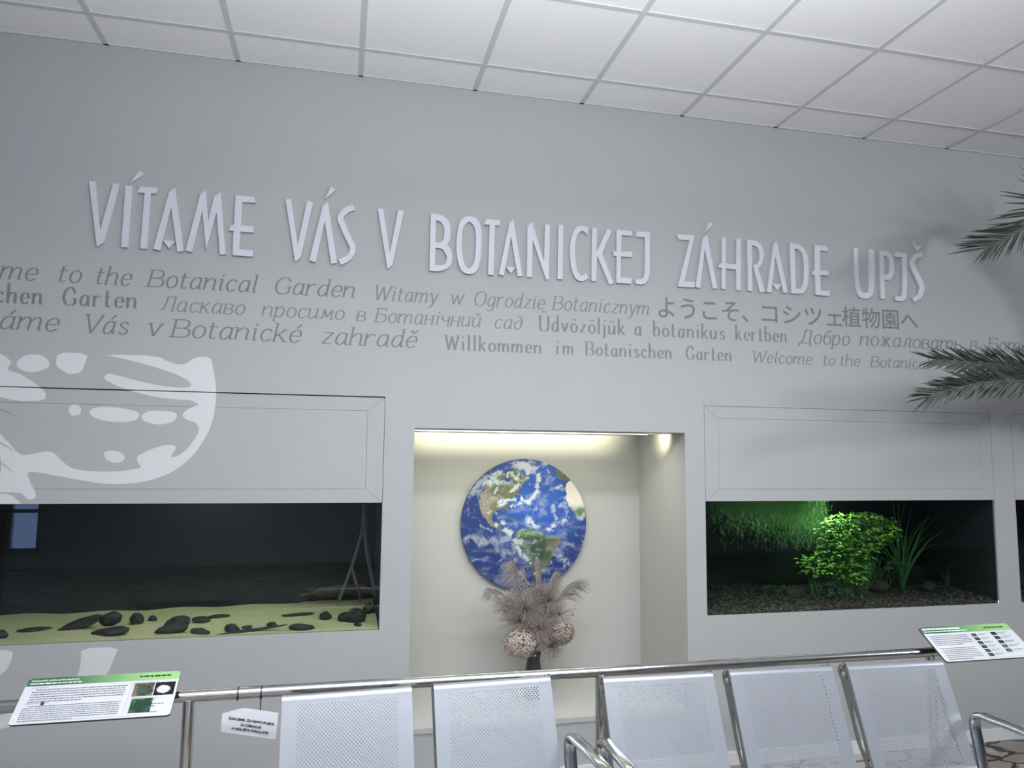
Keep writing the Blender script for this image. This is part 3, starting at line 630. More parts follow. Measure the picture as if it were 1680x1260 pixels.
def greeting(words, style, xhpx, label, m_=M_TEXT):
    zs = []
    for w, a, ya, b, yb in words: zs += [onwall(a, ya), onwall(b, yb)]
    A = np.array(zs); k, c = np.polyfit(A[:, 0], A[:, 1], 1)
    g0, g1 = onwall(words[0][1], words[0][2]), onwall(words[-1][3], words[-1][4])
    root = empty('painted_greeting', ((g0[0]+g1[0])/2, 0, (g0[1]+g1[1])/2), label, 'lettering', 'painted greetings in many languages on the wall')
    mid = words[len(words)//2]; p, q_ = onwall(mid[1], mid[2]), onwall(mid[1], mid[2]-xhpx); xh = q_[1]-p[1]
    for w, a, ya, b, yb in words:
        xa, xb = onwall(a, ya)[0], onwall(b, yb)[0]
        mb = MB(); draw(mb, w, xa, xb, k*(xa+xb)/2+c, xh, style, -.0006); mb.build('word', m_, root)
    return root
greeting([('Welcome', -140, 452, 59, 457.5), ('to', 94, 463, 131, 464), ('the', 156, 466, 213, 468.5), ('Botanical', 243, 471, 420, 480), ('Garden', 449, 482, 581, 489.5)], 'italic', 20, 'painted italic line ending "me to the Botanical Garden" below the word VÍTAME')
greeting([('Witamy', 613, 493, 716, 497), ('w', 739, 499.5, 758, 500), ('Ogrodzie', 777, 501, 892, 507), ('Botanicznym', 907, 509, 1064, 517)], 'italic', 16, 'painted italic line "Witamy w Ogrodzie Botanicznym" under BOTANICKEJ', M_TEXT2)
greeting([('Botanischen', -150, 490, 69, 497.5), ('Garten', 103, 501, 224, 506.5)], 'poster', 17.5, 'painted upright bold words "hen Garten" at the left photo edge')
greeting([('Ласкаво', 262, 509.5, 400, 516), ('просимо', 430, 518.5, 563, 525), ('в', 585, 527, 599, 527.5), ('Ботанічний', 616, 529.5, 788, 537), ('сад', 811, 538.5, 855, 540)], 'italic', 16, 'painted Cyrillic italic line "Ласкаво просимо в Ботанічний сад"', M_TEXT2)
greeting([('Üdvözöljük', 886, 543, 1025, 549), ('a', 1042, 550, 1054, 550.5), ('botanikus', 1073, 551.7, 1189, 556.7), ('kertben', 1208, 558, 1291, 561.5)], 'poster', 14, 'painted upright line "Üdvözöljük a botanikus kertben"', M_TEXT2)
greeting([('Добро', 1312, 563.5, 1393, 566.5), ('пожаловать', 1411, 567.5, 1577, 574), ('в', 1592, 574.5, 1602, 575), ('Ботанический', 1622, 576, 1800, 583)], 'italic', 15, 'painted Cyrillic italic line "Добро пожаловать" running behind the palm fronds')
greeting([('Vítáme', -78, 537, 94, 542), ('Vás', 136, 546.5, 208, 549), ('v', 242, 551, 262, 552), ('Botanické', 282, 553, 492, 562), ('zahradě', 527, 564, 682, 571)], 'italic', 20.5, 'painted large italic line "Vítáme Vás v Botanické zahradě" above the mural')
greeting([('Willkommen', 731, 573.5, 888, 580), ('im', 913, 581.3, 941, 582), ('Botanischen', 962, 583.3, 1102, 588.5), ('Garten', 1126, 589.5, 1200, 592.5)], 'poster', 13.5, 'painted upright line "Willkommen im Botanischen Garten" above the niche', M_TEXT2)
greeting([('Welcome', 1234, 594.7, 1331, 598.3), ('to', 1350, 599, 1369, 599.7), ('the', 1378, 600, 1410, 601), ('Botanical', 1429, 602, 1524, 606), ('Garden', 1541, 606.5, 1607, 609)], 'italic', 12.5, 'painted small italic line "Welcome to the Botanical" ending at the palm')
jc = onwall(1290, 532); jr = empty('painted_greeting', (jc[0], 0, jc[1]), 'painted Japanese line ようこそ、コシツェ植物園へ below ZÁHRADE UPJŠ', 'lettering', 'painted greetings in many languages on the wall')
for body, a, ya, b, yb, hpx in (('ようこそ、', 1080, 521, 1228, 530, 34), ('コシツェ', 1250, 529, 1382, 536, 30), ('植物園へ', 1382, 536, 1507, 541, 34)):
    vs, fs = text_mesh(body, 1., 0, .008); V_ = np.array(vs); (xa, za), (xb, zb) = onwall(a, ya), onwall(b, yb)
    h_ = onwall(a, ya-hpx)[1]-za; w_ = V_[:, 0].max()-V_[:, 0].min(); h0 = V_[:, 1].max()-V_[:, 1].min()
    jp = MB(); jp.add([(xa+(x-V_[:, 0].min())/w_*(xb-xa), -.0006, za+(y-V_[:, 1].min())/h0*h_) for x, y, _ in vs], fs); jp.build('word', M_TEXT, jr)

# ------------------------------------------------------------------ white mural, cut where wall and hatch panel meet
MUR = ["-60,40 0,45 25,60 45,80 35,95 26,110 70,122 120,150 178,195 172,228 60,228 0,213 -60,200", "62,80 90,55 130,48 165,55 189,75 188,98 165,110 135,118 100,117 68,100", "220,42 338,46 322,95 308,122 265,126 235,110 213,92",
 "390,50 600,55 650,80 685,90 715,84 748,60 806,60 815,95 825,150 828,215 822,270 805,330 780,380 745,430 705,468 660,500 600,525 540,540 460,547 380,544 300,530 200,512 150,502 102,498 115,540 138,580 135,600 112,608 98,595 78,578 -40,578 -40,518 0,518 7,473 0,430 -40,400 -40,330 0,353 18,372 35,388 58,418 75,430 92,436 130,430 178,420 205,425 225,445 260,478 290,490 340,497 400,499 460,497 510,490 545,483 525,462 525,440 555,423 600,405 645,395 672,400 672,415 650,445 680,440 715,415 745,375 763,345 760,325 745,308 715,302 695,282 715,262 745,248 765,243 735,226 690,224 600,215 520,195 450,172 400,145 400,135 412,122 450,130 530,152 610,170 690,178 730,175 733,165 715,145 660,120 580,95 480,68",
 "262,262 268,245 300,242 313,262 305,283 272,285", "340,272 355,255 400,250 470,256 530,270 534,290 515,305 460,310 400,305 355,290", "541,285 560,268 610,264 675,272 677,295 660,310 610,320 560,310 543,298",
 "397,430 405,420 440,418 470,430 481,445 465,464 435,466 405,452", "-40,585 33,582 82,618 78,640 -40,640"]
LOW = ["-60,82 66,80 58,125 35,175 0,205 -60,215", "400,70 585,64 560,125 528,200 400,330 150,430 0,470 -60,470 -60,400 20,400 150,350 330,270 385,205 398,140"]
def clipz(poly, z, keep_above):
    out = []; s_ = 1 if keep_above else -1
    for i in range(len(poly)):
        a, b = poly[i], poly[(i+1) % len(poly)]; ia, ib = s_*(a[1]-z) >= 0, s_*(b[1]-z) >= 0
        if ia: out.append(a)
        if ia != ib: t = (z-a[1])/(b[1]-a[1]); out.append((a[0]+t*(b[0]-a[0]), z))
    return out
def sm(poly):   # light rounding of the traced outline
    out = []
    for i in range(len(poly)):
        a, b, c = poly[i-1], poly[i], poly[(i+1) % len(poly)]
        for t in (-.22, .22):
            o_ = a if t < 0 else c; out.append((b[0]+(o_[0]-b[0])*abs(t), b[1]+(o_[1]-b[1])*abs(t)))
    return out
def mural(polys, zlo, zhi, name, parent=None):
    mb = MB()
    for p in polys:
        p = sm(p)
        if zlo is not None: p = clipz(p, zlo, True)
        if zhi is not None: p = clipz(p, zhi, False)
        if len(p) < 3: continue
        vs, fs = plate([p], .0); mb.add([(x, -.0006, y) for x, y, _ in vs], fs)
    return mb.build(name, M_MURAL, parent)
k4 = (0, 560, 1/.42857); k7 = (0, 1040, 3.)
mp = [ex(k4, P(s)) for s in MUR]
tag(mural(mp, CZ1, None, 'wall_mural'), 'top of the white painted mural on the wall above the left hatch panel', 'mural')
mural(mp, OZ1+.001, CZ1-.0045, 'mural', COVERS[0])
tag(mural([ex(k7, P(s)) for s in LOW], None, None, 'wall_mural'), 'pale painted mural stems on the wall below the left aquarium', 'mural')

# ------------------------------------------------------------------ niche: planet disc, LED strip, vase, bouquet
def noise2(x, y, seed, scale, octv=5):
    rs = np.random.RandomState(seed); tot = np.zeros_like(x); amp = 1.; s_ = 0
    for o in range(octv):
        n = 64; g = rs.rand(n, n); fx, fy = (x*scale*2**o) % n, (y*scale*2**o) % n
        ix, iy = fx.astype(int) % n, fy.astype(int) % n; tx, ty = fx-np.floor(fx), fy-np.floor(fy); tx, ty = tx*tx*(3-2*tx), ty*ty*(3-2*ty)
        jx, jy = (ix+1) % n, (iy+1) % n
        tot += amp*((g[ix, iy]*(1-tx)+g[jx, iy]*tx)*(1-ty)+(g[ix, jy]*(1-tx)+g[jx, jy]*tx)*ty); s_ += amp; amp *= .55
    return tot/s_
def inside(x, y, poly):
    r = np.zeros(x.shape, bool); n = len(poly)
    for i in range(n):
        (x1, y1), (x2, y2) = poly[i], poly[(i+1) % n]
        c = ((y1 > y) != (y2 > y)); r ^= c & (x < (x2-x1)*(y-y1)/(y2-y1+1e-9)+x1)
    return r
def lerp(a, b, t): return a+(b-a)*t[..., None]
def sstep(a, b, x): t = np.clip((x-a)/(b-a), 0, 1); return t*t*(3-2*t)
EC, ER = (2.247, 1.219), .385
NR, NS = 190, 520
rr, aa = np.meshgrid(np.linspace(0, 1, NR+1)[1:], np.arange(NS)*2*PI/NS, indexing='ij')
U, Vv = rr*np.cos(aa), rr*np.sin(aa)
gx, gy = 628+U*534, 640-Vv*572
wob = 17; gxw = gx+wob*(noise2(U+3, Vv+3, 1, 13)-.5)*2; gyw = gy+wob*(noise2(U+3, Vv+3, 2, 13)-.5)*2
rad = rr
col = lerp(np.array(srgb(44, 88, 172)), np.array(srgb(28, 50, 112)), sstep(.2, 1.0, np.hypot((gx-760)/560, (gy-430)/640)))
n1 = noise2(U+5, Vv+5, 3, 6); n2 = noise2(U+5, Vv+5, 4, 14); n3 = noise2(U*1.0+7, Vv*1.6+7, 5, 20)
NA = P("300,290 350,240 420,200 480,185 540,150 600,200 640,230 670,240 620,280 590,340 560,390 520,430 480,470 490,530 487,555 470,510 440,505 390,520 360,545 350,600 375,640 410,625 425,650 440,690 480,715 520,735 505,745 450,715 400,670 350,655 310,620 280,570 255,510 240,440 260,380")
SA = P("540,720 590,685 660,680 740,700 800,740 870,750 935,765 940,800 910,850 880,910 840,990 790,1050 740,1100 700,1120 690,1060 670,1000 620,940 560,880 530,820 535,760")
AF = P("990,285 1020,265 1050,280 1090,330 1130,420 1150,480 1165,540 1130,580 1080,570 1040,530 1010,480 990,420 980,350"); EU = P("870,140 930,170 1000,240 985,270 930,240 900,200"); GR = P("545,112 610,90 670,115 685,165 655,208 610,160")
CU = P("478,585 545,598 560,612 500,600"); HB = P("445,238 490,232 502,262 470,276 445,262")
land = lerp(np.array(srgb(74, 98, 62)), np.array(srgb(104, 106, 80)), sstep(.35, .65, n1))
na = inside(gxw, gyw, NA) & ~inside(gxw, gyw, HB)
c_na = lerp(land, np.array(srgb(150, 140, 128)) + 0*land, sstep(400, 280, gx)*sstep(250, 350, gy)*(.5+.5*n2)); c_na = lerp(c_na, np.array(srgb(200, 205, 205))+0*land, sstep(330, 240, gy)*sstep(.4, .6, n2))
fine = (.72+.6*noise2(U+6, Vv+6, 31, 30, 5))[..., None]; c_na = c_na*fine; col = np.where(na[..., None], c_na, col)
c_sa = lerp(land*.0+np.array(srgb(48, 72, 52)), np.array(srgb(112, 104, 74))+0*land, np.clip(sstep(760, 930, gx)*(.4+.8*n2), 0, 1)); c_sa = lerp(c_sa, np.array(srgb(96, 128, 84))+0*land, sstep(790, 700, gy)*.8)
c_sa = c_sa*fine; col = np.where(inside(gxw, gyw, SA)[..., None], c_sa, col)
c_af = lerp(np.array(srgb(224, 214, 200))+0*land, np.array(srgb(96, 120, 72))+0*land, sstep(460, 530, gy)); col = np.where(inside(gxw, gyw, AF)[..., None], c_af, col)
col = np.where(inside(gxw, gyw, EU)[..., None], np.array(srgb(92, 104, 70)), col); col = np.where(inside(gxw, gyw, CU)[..., None], np.array(srgb(80, 120, 90)), col)
cl = np.zeros_like(U)
wx = noise2(U+2, Vv+2, 21, 5)-.5; wy = noise2(U+2, Vv+2, 22, 5)-.5
ND_ = noise2(U+4+.35*wx, Vv*1.25+4+.35*wy, 23, 11, 6)
def streak(pts, w, amt):
    global cl
    q = np.array(crom(P(pts), 6)); d = np.full(U.shape, 1e9)
    for p in q: d = np.minimum(d, np.hypot(gxw-p[0], gyw-p[1]))
    cl = np.maximum(cl, amt*np.clip(1.5-d/w, 0, 1)*sstep(.42, .66, ND_+.16*np.clip(1-d/w, 0, 1)))
streak("745,200 735,300 715,385 650,435 580,450 510,490", 22, 1.); streak("420,460 500,420 590,430 640,450", 34, 1.); streak("430,350 480,380 540,320 600,270 660,220", 20, .9); streak("300,290 420,180 540,130 700,160 800,130", 34, .75)
streak("800,110 860,230 900,320 940,300", 18, .8); streak("870,480 880,560 900,600", 16, .6); streak("640,610 680,630 720,660", 36, .9); streak("830,690 900,650 970,620", 22, .95); streak("390,650 440,640 470,690 520,730", 26, .8)
streak("545,740 560,830 620,920 680,980", 20, .7); streak("570,790 650,810 720,795", 26, .6); streak("580,720 680,720 770,730", 24, .35); streak("400,860 520,920 660,960", 40, .35); streak("150,760 330,790 480,770", 44, .4); streak("890,900 950,960 980,1000", 46, .5); streak("180,350 240,280 330,220", 30, .5); streak("250,600 270,660 420,720", 12, .4); streak("800,400 760,500 780,560", 40, .3); streak("380,260 400,310 380,360", 14, .7); streak("1060,560 1110,590 1140,560", 22, .6)
cl = np.maximum(cl, .5*sstep(.58, .78, noise2(U+9+.4*wx, Vv*1.6+9+.4*wy, 8, 8, 6))); cl = np.maximum(cl, .22*sstep(.5, .8, noise2(U+9+.5*wy, Vv*2+9, 18, 5, 6))); cl = np.maximum(cl, .8*inside(gxw, gyw, GR))
col = lerp(col, np.array(srgb(205, 214, 216))+0*col, np.clip(cl, 0, .95))
dv = [(0, 0, 0)]; ev = [(EC[0]+ER*u, ND-.032, EC[1]+ER*v) for u, v in zip(U.ravel(), Vv.ravel())]
verts = [(EC[0], ND-.032, EC[1])]+ev; nvt = len(verts)
verts += [(EC[0]+ER*math.cos(2*PI*k/NS), ND-.014, EC[1]+ER*math.sin(2*PI*k/NS)) for k in range(NS)]
fs = [(0, 1+k, 1+(k+1) % NS) for k in range(NS)]
fs += [(1+i*NS+k, 1+(i+1)*NS+k, 1+(i+1)*NS+(k+1) % NS, 1+i*NS+(k+1) % NS) for i in range(NR-1) for k in range(NS)]
lo = 1+(NR-1)*NS
pd = empty('planet_disc', (EC[0], ND, EC[1]-ER), 'round blue planet picture disc on the back of the lit niche', 'picture')
mb = MB(); mb.add(verts[:nvt], fs); po = mb.build('printed_face', M_EARTH, pd)
ca = po.data.color_attributes.new('print', 'FLOAT_COLOR', 'POINT')
cc = np.ones((nvt, 4)); cc[0, :3] = col[0].mean(0); cc[1:, :3] = col.reshape(-1, 3); ca.data.foreach_set('color', cc.ravel())
mb = MB(); mb.lathe([(ER*.999, 0), (ER*1.001, .0005), (ER*1.001, .018), (ER*.6, .018)], (0, 0, 0), 160)
mb.v = [(EC[0]+x, ND-.031+z, EC[1]+y) for x, y, z in mb.v]; mb.build('board', M_EDGE, pd)
mb = MB(); mb.box((EC[0]-.15, ND-.013, EC[1]-.15), (EC[0]+.15, ND, EC[1]+.15)); mb.build('wall_spacer', M_EDGE, pd)
ls = empty('led_strip', ((NX0+2.83)/2, .13, NZ1), 'thin lit LED strip along the top front of the niche', 'lamp')
mb = MB(); mb.box((NX0+.002, .115, NZ1-.006), (2.83, .145, NZ1)); mb.build('profile', M_STEEL, ls)
mb = MB(); mb.box((NX0+.004, .120, NZ1-.0095), (2.828, .14, NZ1-.0062)); mb.build('diffuser', M_LED, ls)
area('led_strip_light', ((NX0+2.83)/2, .16, NZ1-.014), (R(98), 0, 0), 1.25, .012, 3.4, (1, .97, .68), R(50))
area('led_strip_fill', ((NX0+2.83)/2, .15, NZ1-.012), (R(20), 0, 0), 1.25, .012, 4.6, (1, .975, .80))
area('led_strip_end', (2.80, .17, NZ1-.016), (R(90), 0, R(-62)), .03, .012, .22, (1, .96, .66), R(60))

VX, VY = 2.235, .34
vs_ = empty('vase', (VX, VY, NZ0+.004), 'dark smoked glass vase holding the dried bouquet in the niche', 'vase')
mb = MB(); mb.lathe([(.0, .002), (.05, .0), (.056, .01), (.052, .10), (.040, .18), (.036, .205), (.043, .245), (.040, .245), (.033, .205), (.036, .18), (.047, .1), (.05, .02), (0, .014)], (VX, VY, NZ0+.004), 40); mb.build('glass_body', M_VASE, vs_, True)
bq = empty('dried_bouquet', (VX, VY, NZ0+.03), 'bouquet of brown dried grasses and hydrangeas standing in the niche vase', 'bouquet')
def BP(px, py, y): return at(px, py, 1, y)
q = random.Random(21)
NECK = np.array([VX, VY, NZ0+.22])
st = MB()
def stem_to(p, r_=.0022):
    p = np.array(p); m_ = NECK*.5+p*.5+np.array([q.uniform(-.02, .02), q.uniform(-.02, .02), .03]); st.tube(crom([NECK-np.array([0, 0, .18]), NECK, m_, p], 5), r_, 6)
def hydrangea(px, py, y, r_, m_, lab):
    c = BP(px, py, y); mb = MB(); stem_to(c)
    for _ in range(1000):
        d = np.array([q.gauss(0, 1), q.gauss(0, 1), q.gauss(0, 1)]); d /= np.linalg.norm(d); p = c+d*r_*q.uniform(.78, 1.0)*np.array([1.15, 1, .95])
        a = np.cross(d, [q.uniform(-1, 1), q.uniform(-1, 1), q.uniform(-1, 1)]); a /= np.linalg.norm(a)+1e-9; b = np.cross(d, a); s_ = q.uniform(.005, .0085)
        for (u, v) in ((1, 0), (-1, 0), (0, 1), (0, -1)):
            t = a*u+b*v; n_ = np.cross(t, d); k = q.uniform(-.3, .6)
            mb.add([p, p+t*s_*.6+n_*s_*.45+d*s_*k*.5, p+t*s_*1.15+d*s_*k, p+t*s_*.6-n_*s_*.45+d*s_*k*.5], [(0, 1, 2, 3)])
    o = mb.build('hydrangea_head', m_, bq); o['label'] = lab
hydrangea(853, 1056, .26, .086, M_DRY2, 'pale cream dried hydrangea head'); hydrangea(920, 1038, .28, .070, M_DRY3, 'brownish dried hydrangea head')
def ribbon(mb, pts, w):
    pts = [np.array(p, float) for p in pts]; n = len(pts)
    for i in range(n-1):
        t = pts[i+1]-pts[i]; s_ = np.cross(t, [.3, 1, .2]); s_ = s_/(np.linalg.norm(s_)+1e-9)*w
        k0, k1 = 1-.7*i/n, 1-.7*(i+1)/n
        mb.quad(pts[i]-s_*k0, pts[i]+s_*k0, pts[i+1]+s_*k1, pts[i+1]-s_*k1)
def plume(b0, tip, side, n, L, droop, y):
    """feather grass plume: hair-thin curled strands leaving a curved stem"""
    a, t = BP(*b0, y), BP(*tip, y); mb = MB(); stem_to(a)
    ax = crom([a, a*.5+t*.5+np.array([0, 0, .02]), t], 8)
    mb.tube(ax, .0014, 5)
    for _ in range(int(n*.6)):
        p = np.array(ax[int(q.random()**.8*(len(ax)-1))]); ln = L*q.uniform(.6, 1.1); d = (t-a)/np.linalg.norm(t-a)
        o_ = np.array([side*q.uniform(.2, 1), q.uniform(-.5, .5), q.uniform(.0, .7)]); pts = []
        for k in range(8):
            u = k/7; pts.append(p+ln*(d*u*.7+o_*u*.6+np.array([side*.45*u*u*(1-.35*u), 0, -1.25*droop*u**2.6])))
        ribbon(mb, pts, .0017)
    mb.build('grass_plume', M_DRY1, bq)
plume((858, 990), (846, 926), -1, 230, .105, .75, .30); plume((880, 975), (878, 921), .5, 150, .08, .6, .32); plume((890, 990), (886, 930), -.5, 150, .08, .6, .33)
plume((912, 990), (930, 966), 1, 210, .125, .55, .30); plume((900, 970), (908, 942), 1, 50, .06, .9, .28); plume((845, 1000), (815, 970), -1, 150, .08, .95, .29); plume((835, 1010), (803, 966), -.6, 70, .05, 1.1, .28)
plume((868, 985), (862, 940), -.6, 140, .09, .6, .34); plume((895, 985), (905, 950), .8, 140, .09, .6, .34)
def spray(px, py, y, n, L, m_, nm, up=.3, w=.0010, tip=.0035):
    c = BP(px, py, y); mb = MB(); stem_to(c)
    for _ in range(n):
        d = np.array([q.gauss(0, 1), q.gauss(0, 1), q.gauss(0, 1)+up]); d /= np.linalg.norm(d); ln = L*q.uniform(.6, 1.1); e = c+d*ln
        mid = c+d*ln*.55+np.array([q.uniform(-.006, .006)]*3); ribbon(mb, [c, mid, e], w)
        for _ in range(2):
            s_ = np.array([q.uniform(-1, 1), q.uniform(-1, 1), q.uniform(-1, 1)])*tip; mb.add([e+s_, e-s_*.6+np.array([tip, 0, 0]), e+np.array([0, 0, tip])], [(0, 1, 2)])
    mb.build(nm, m_, bq)
spray(862, 1000, .27, 420, .12, M_DRY1, 'seed_spray', .4); spray(900, 985, .31, 360, .11, M_DRY1, 'seed_spray', .5); spray(885, 1030, .25, 360, .10, M_DRY3, 'seed_spray', .2); spray(853, 1018, .28, 420, .115, M_DRY1, 'seed_spray'); spray(893, 1012, .30, 420, .11, M_DRY1, 'seed_spray'); spray(880, 985, .34, 420, .105, M_DRY1, 'seed_spray', .6)
spray(872, 1030, .36, 380, .12, M_DRY1, 'seed_spray'); spray(905, 1060, .27, 460, .085, M_DRY3, 'seed_spray', -.2); spray(915, 1008, .3, 130, .11, M_DRY3, 'seed_spray'); spray(835, 995, .33, 200, .09, M_DRY1, 'seed_spray', .3)
pod = BP(940, 1008, .28); mb = MB(); mb.lathe([(0, -.010), (.007, -.007), (.010, 0), (.008, .006), (.004, .010), (.006, .012), (0, .012)], pod, 14); mb.build('poppy_pod', M_DRY3, bq, True); stem_to(pod, .0013)
st.build('stem', M_DRY1, bq, True)

# ------------------------------------------------------------------ handrail
RY, RZ, RR = -.72, .728, .0212
hr = empty('handrail', (2.24, RY, 0), 'long steel tube handrail on posts in front of the aquariums', 'handrail')
mb = MB(); mb.tube([(X0+.3, RY, RZ), (X1-.4, RY, RZ)], RR, 28); smooth_auto(mb.build('rail', M_STEEL, hr))
for x in (-.96, .645, 2.24, 3.86, 5.46):
    mb = MB(); mb.tube([(x, RY, 0.01), (x, RY, RZ-RR*.6)], RR, 24); smooth_auto(mb.build('post', M_STEEL, hr))
    mb = MB(); mb.lathe([(0, .012), (.052, .012), (.055, .008), (.055, 0)], (x, RY, 0), 28); mb.build('base_flange', M_STEEL, hr)
# ------------------------------------------------------------------ information boards
def board(TL, TR, BL, yt, yb, label, title, right, lay, BR=None):
    tl, tr, bl = at(*TL, 1, yt), at(*TR, 1, yt), at(*BL, 1, yb)
    zt, zb = (tl[2]+tr[2])/2, bl[2]
    if BR is not None: zb = (bl[2]+at(*BR, 1, yb)[2])/2
    xl = (tl[0]+bl[0])/2; xr = tr[0] if BR is None else (tr[0]+at(*BR, 1, yb)[0])/2
    w = xr-xl; U_ = np.array([1., 0, 0]); D_ = np.array([0, yb-yt, zb-zt]); h = np.linalg.norm(D_); D_ /= h; N_ = np.cross(U_, D_); N_ = N_ if N_[1] < 0 else -N_
    O_ = np.array([xl, yt, zt])
    def W_(u, v, n): return tuple(O_+U_*u*w+D_*v*h+N_*n)
    bd = empty('information_board', tuple(O_+U_*w/2+D_*h), label, 'sign')
    T = .008; rc = .012
    cor = []
    for cx, cy, a0 in ((rc, rc, 180), (w-rc, rc, 270), (w-rc, h-rc, 0), (rc, h-rc, 90)):
        for k in range(5): a = R(a0+k*22.5); cor.append((cx+rc*math.cos(a), cy+rc*math.sin(a)))
    def Wm(p, n): return tuple(O_+U_*p[0]+D_*p[1]+N_*n)
    mb = MB(); n = len(cor); mb.add([Wm(p, 0) for p in cor], [tuple(range(n))]); 
    mb.k = 1; mb.add([Wm(p, 0) for p in cor]+[Wm(p, -T) for p in cor], [(k, (k+1) % n, n+(k+1) % n, n+k) for k in range(n)]+[tuple(range(2*n-1, n-1, -1))])
    mb.build('panel', [M_BOARD, M_EDGE], bd)
    # green header, printed gradient
    nb = 40; vs = []; fc = []; cl_ = []
    hh = lay['head']
    for k in range(nb+1):
        u = k/nb*(1-.004)+.002
        t = min(1, max(0, (u-.25)/.55)); c = np.array(srgb(62, 108, 82))*(1-t)+np.array(srgb(150, 200, 132))*t
        e = rc/w if False else 0
        vs += [W_(u, .03 if k in (0, nb) else .004, .0006), W_(u, hh, .0006)]; cl_ += [c, c]
        if k: fc.append((2*k-2, 2*k, 2*k+1, 2*k-1))
    mb = MB(); mb.add(vs, fc); ho = mb.build('header_band', M_PRINT, bd); ca_ = ho.data.color_attributes.new('print', 'FLOAT_COLOR', 'POINT')
    ca_.data.foreach_set('color', np.hstack([np.array(cl_), np.ones((len(cl_), 1))]).ravel())
    def words(body, u0, v0, u1, size, m_, bold=.0):
        if body is None:                                            # lettering too small to read in the photo
            mb = MB(); u = u0
            while u < u1-.008:
                lw = min(qq.uniform(.02, .05), u1-u); mb.add([W_(u, v0, .001), W_(u+lw, v0, .001), W_(u+lw, v0+size, .001), W_(u, v0+size, .001)], [(0, 1, 2, 3)]); u += lw+.006
            mb.build('subtitle', m_, bd); return
        vs, fs = text_mesh(body, 1., .12, bold); V_ = np.array(vs); wd = V_[:, 0].max()
        mb = MB(); sx_ = (u1-u0)/wd; mb.add([W_(u0+x*sx_, v0-y*size, .0010) for x, y, _ in vs], fs); mb.build('title', m_, bd)
    qq = random.Random(len(label))
    for a in title: words(*a)
    for (u0, v0, u1, lines, dv_, indent) in lay['para']:
        mb = MB()
        for i in range(lines):
            u = u0+(indent if i == 0 else 0); end = u1 if i < lines-1 else u0+(u1-u0)*lay.get('last', .5)
            while u < end-.01:
                lw = min(qq.uniform(.006, .026), end-u); v = v0+i*dv_; mb.add([W_(u, v, .001), W_(u+lw, v, .001), W_(u+lw, v+dv_*.36, .001), W_(u, v+dv_*.36, .001)], [(0, 1, 2, 3)]); u += lw+.0038
        mb.build('text_block', M_GREYINK, bd)
    mb = MB()
    for (u0, v0, u1, v1) in lay['lines']: mb.add([W_(u0, v0, .001), W_(u1, v0, .001), W_(u1, v1, .001), W_(u0, v1, .001)], [(0, 1, 2, 3)])
    mb.build('rule', M_PALEINK, bd)
    for (u0, v0, u1, v1, fn) in lay['pics']:
        NP = 26; ux, vx = np.meshgrid(np.linspace(0, 1, NP), np.linspace(0, 1, NP), indexing='ij'); c = fn(ux, vx)
        vs = [W_(u0+(u1-u0)*a, v0+(v1-v0)*b, .0012) for a, b in zip(ux.ravel(), vx.ravel())]
        mb = MB(); mb.add(vs, [(i*NP+k, (i+1)*NP+k, (i+1)*NP+k+1, i*NP+k+1) for i in range(NP-1) for k in range(NP-1)])
        o = mb.build('printed_photo', M_PRINT, bd); a_ = o.data.color_attributes.new('print', 'FLOAT_COLOR', 'POINT'); a_.data.foreach_set('color', np.hstack([c.reshape(-1, 3), np.ones((NP*NP, 1))]).ravel())
    # bracket that carries the board on the rail
    mb = MB(); mc = O_+U_*w*lay.get('br', .5)
    mb.box((mc[0]-.02, RY-.02, RZ+RR-.004), (mc[0]+.02, RY+.012, RZ+RR+.012)); mb.build('bracket', M_STEEL, bd)
    return bd
def pic(c1, c2, c3=None, blob_=None, seed=1):
    def f(u, v):
        n = noise2(u+seed, v+seed*1.7, seed, 4, 4); c = lerp(np.array(srgb(*c1))+np.zeros(u.shape+(3,)), np.array(srgb(*c2))+np.zeros(u.shape+(3,)), sstep(.38, .62, n))
        if blob_: d = np.hypot((u-blob_[0])/blob_[2], (v-blob_[1])/blob_[3])+.5*(n-.5); c = lerp(c, np.array(srgb(*c3))+0*c, sstep(1.05, .85, d)*(.55+.7*n))
        return c
    return f
layL = dict(head=.185, last=.55, para=[(.06, .27, .665, 6, .052, .02), (.045, .63, .655, 8, .043, .03), (.83, .60, .93, 1, .04, 0), (.83, .645, .90, 1, .04, 0), (.835, .72, .945, 2, .05, 0), (.845, .90, .985, 1, .035, 0)],
  lines=[(.69, .22, .694, .90), (.05, .215, .15, .235), (.05, .565, .19, .585), (.70, .225, .84, .24), (.05, .955, .80, .962), (.715, .565, .82, .58)],
  pics=[(.712, .25, .845, .545, pic((120, 112, 92), (52, 60, 56), (60, 82, 74), (.5, .55, .33, .3), 3)), (.852, .25, .985, .545, pic((14, 16, 20), (26, 28, 32), (225, 228, 230), (.45, .55, .33, .33), 5)),
        (.722, .60, .86, .91, pic((26, 52, 42), (64, 100, 82), (34, 66, 50), (.5, .5, .4, .4), 7)), (.145, .545, .168, .625, pic((50, 60, 70), (90, 100, 110), None, None, 9))])
board((46, 1113), (297, 1101), (14, 1191), -.69, -.85, 'white tilted information board with green header and three photos on the left of the handrail',
      [('Amazonské sladkovodné akvárium', .025, .085, .33, .052, M_WHITEINK, .02), (None, .025, .125, .36, .024, M_WHITEINK), (None, .73, .075, .94, .036, M_INK)], None, layL, (279, 1172))
SM = [(.50, .26+.115*i, .555, .345+.115*i) for i in range(6)]; SM2 = [(.725, .245+.125*i, .785, .335+.125*i) for i in range(5)]
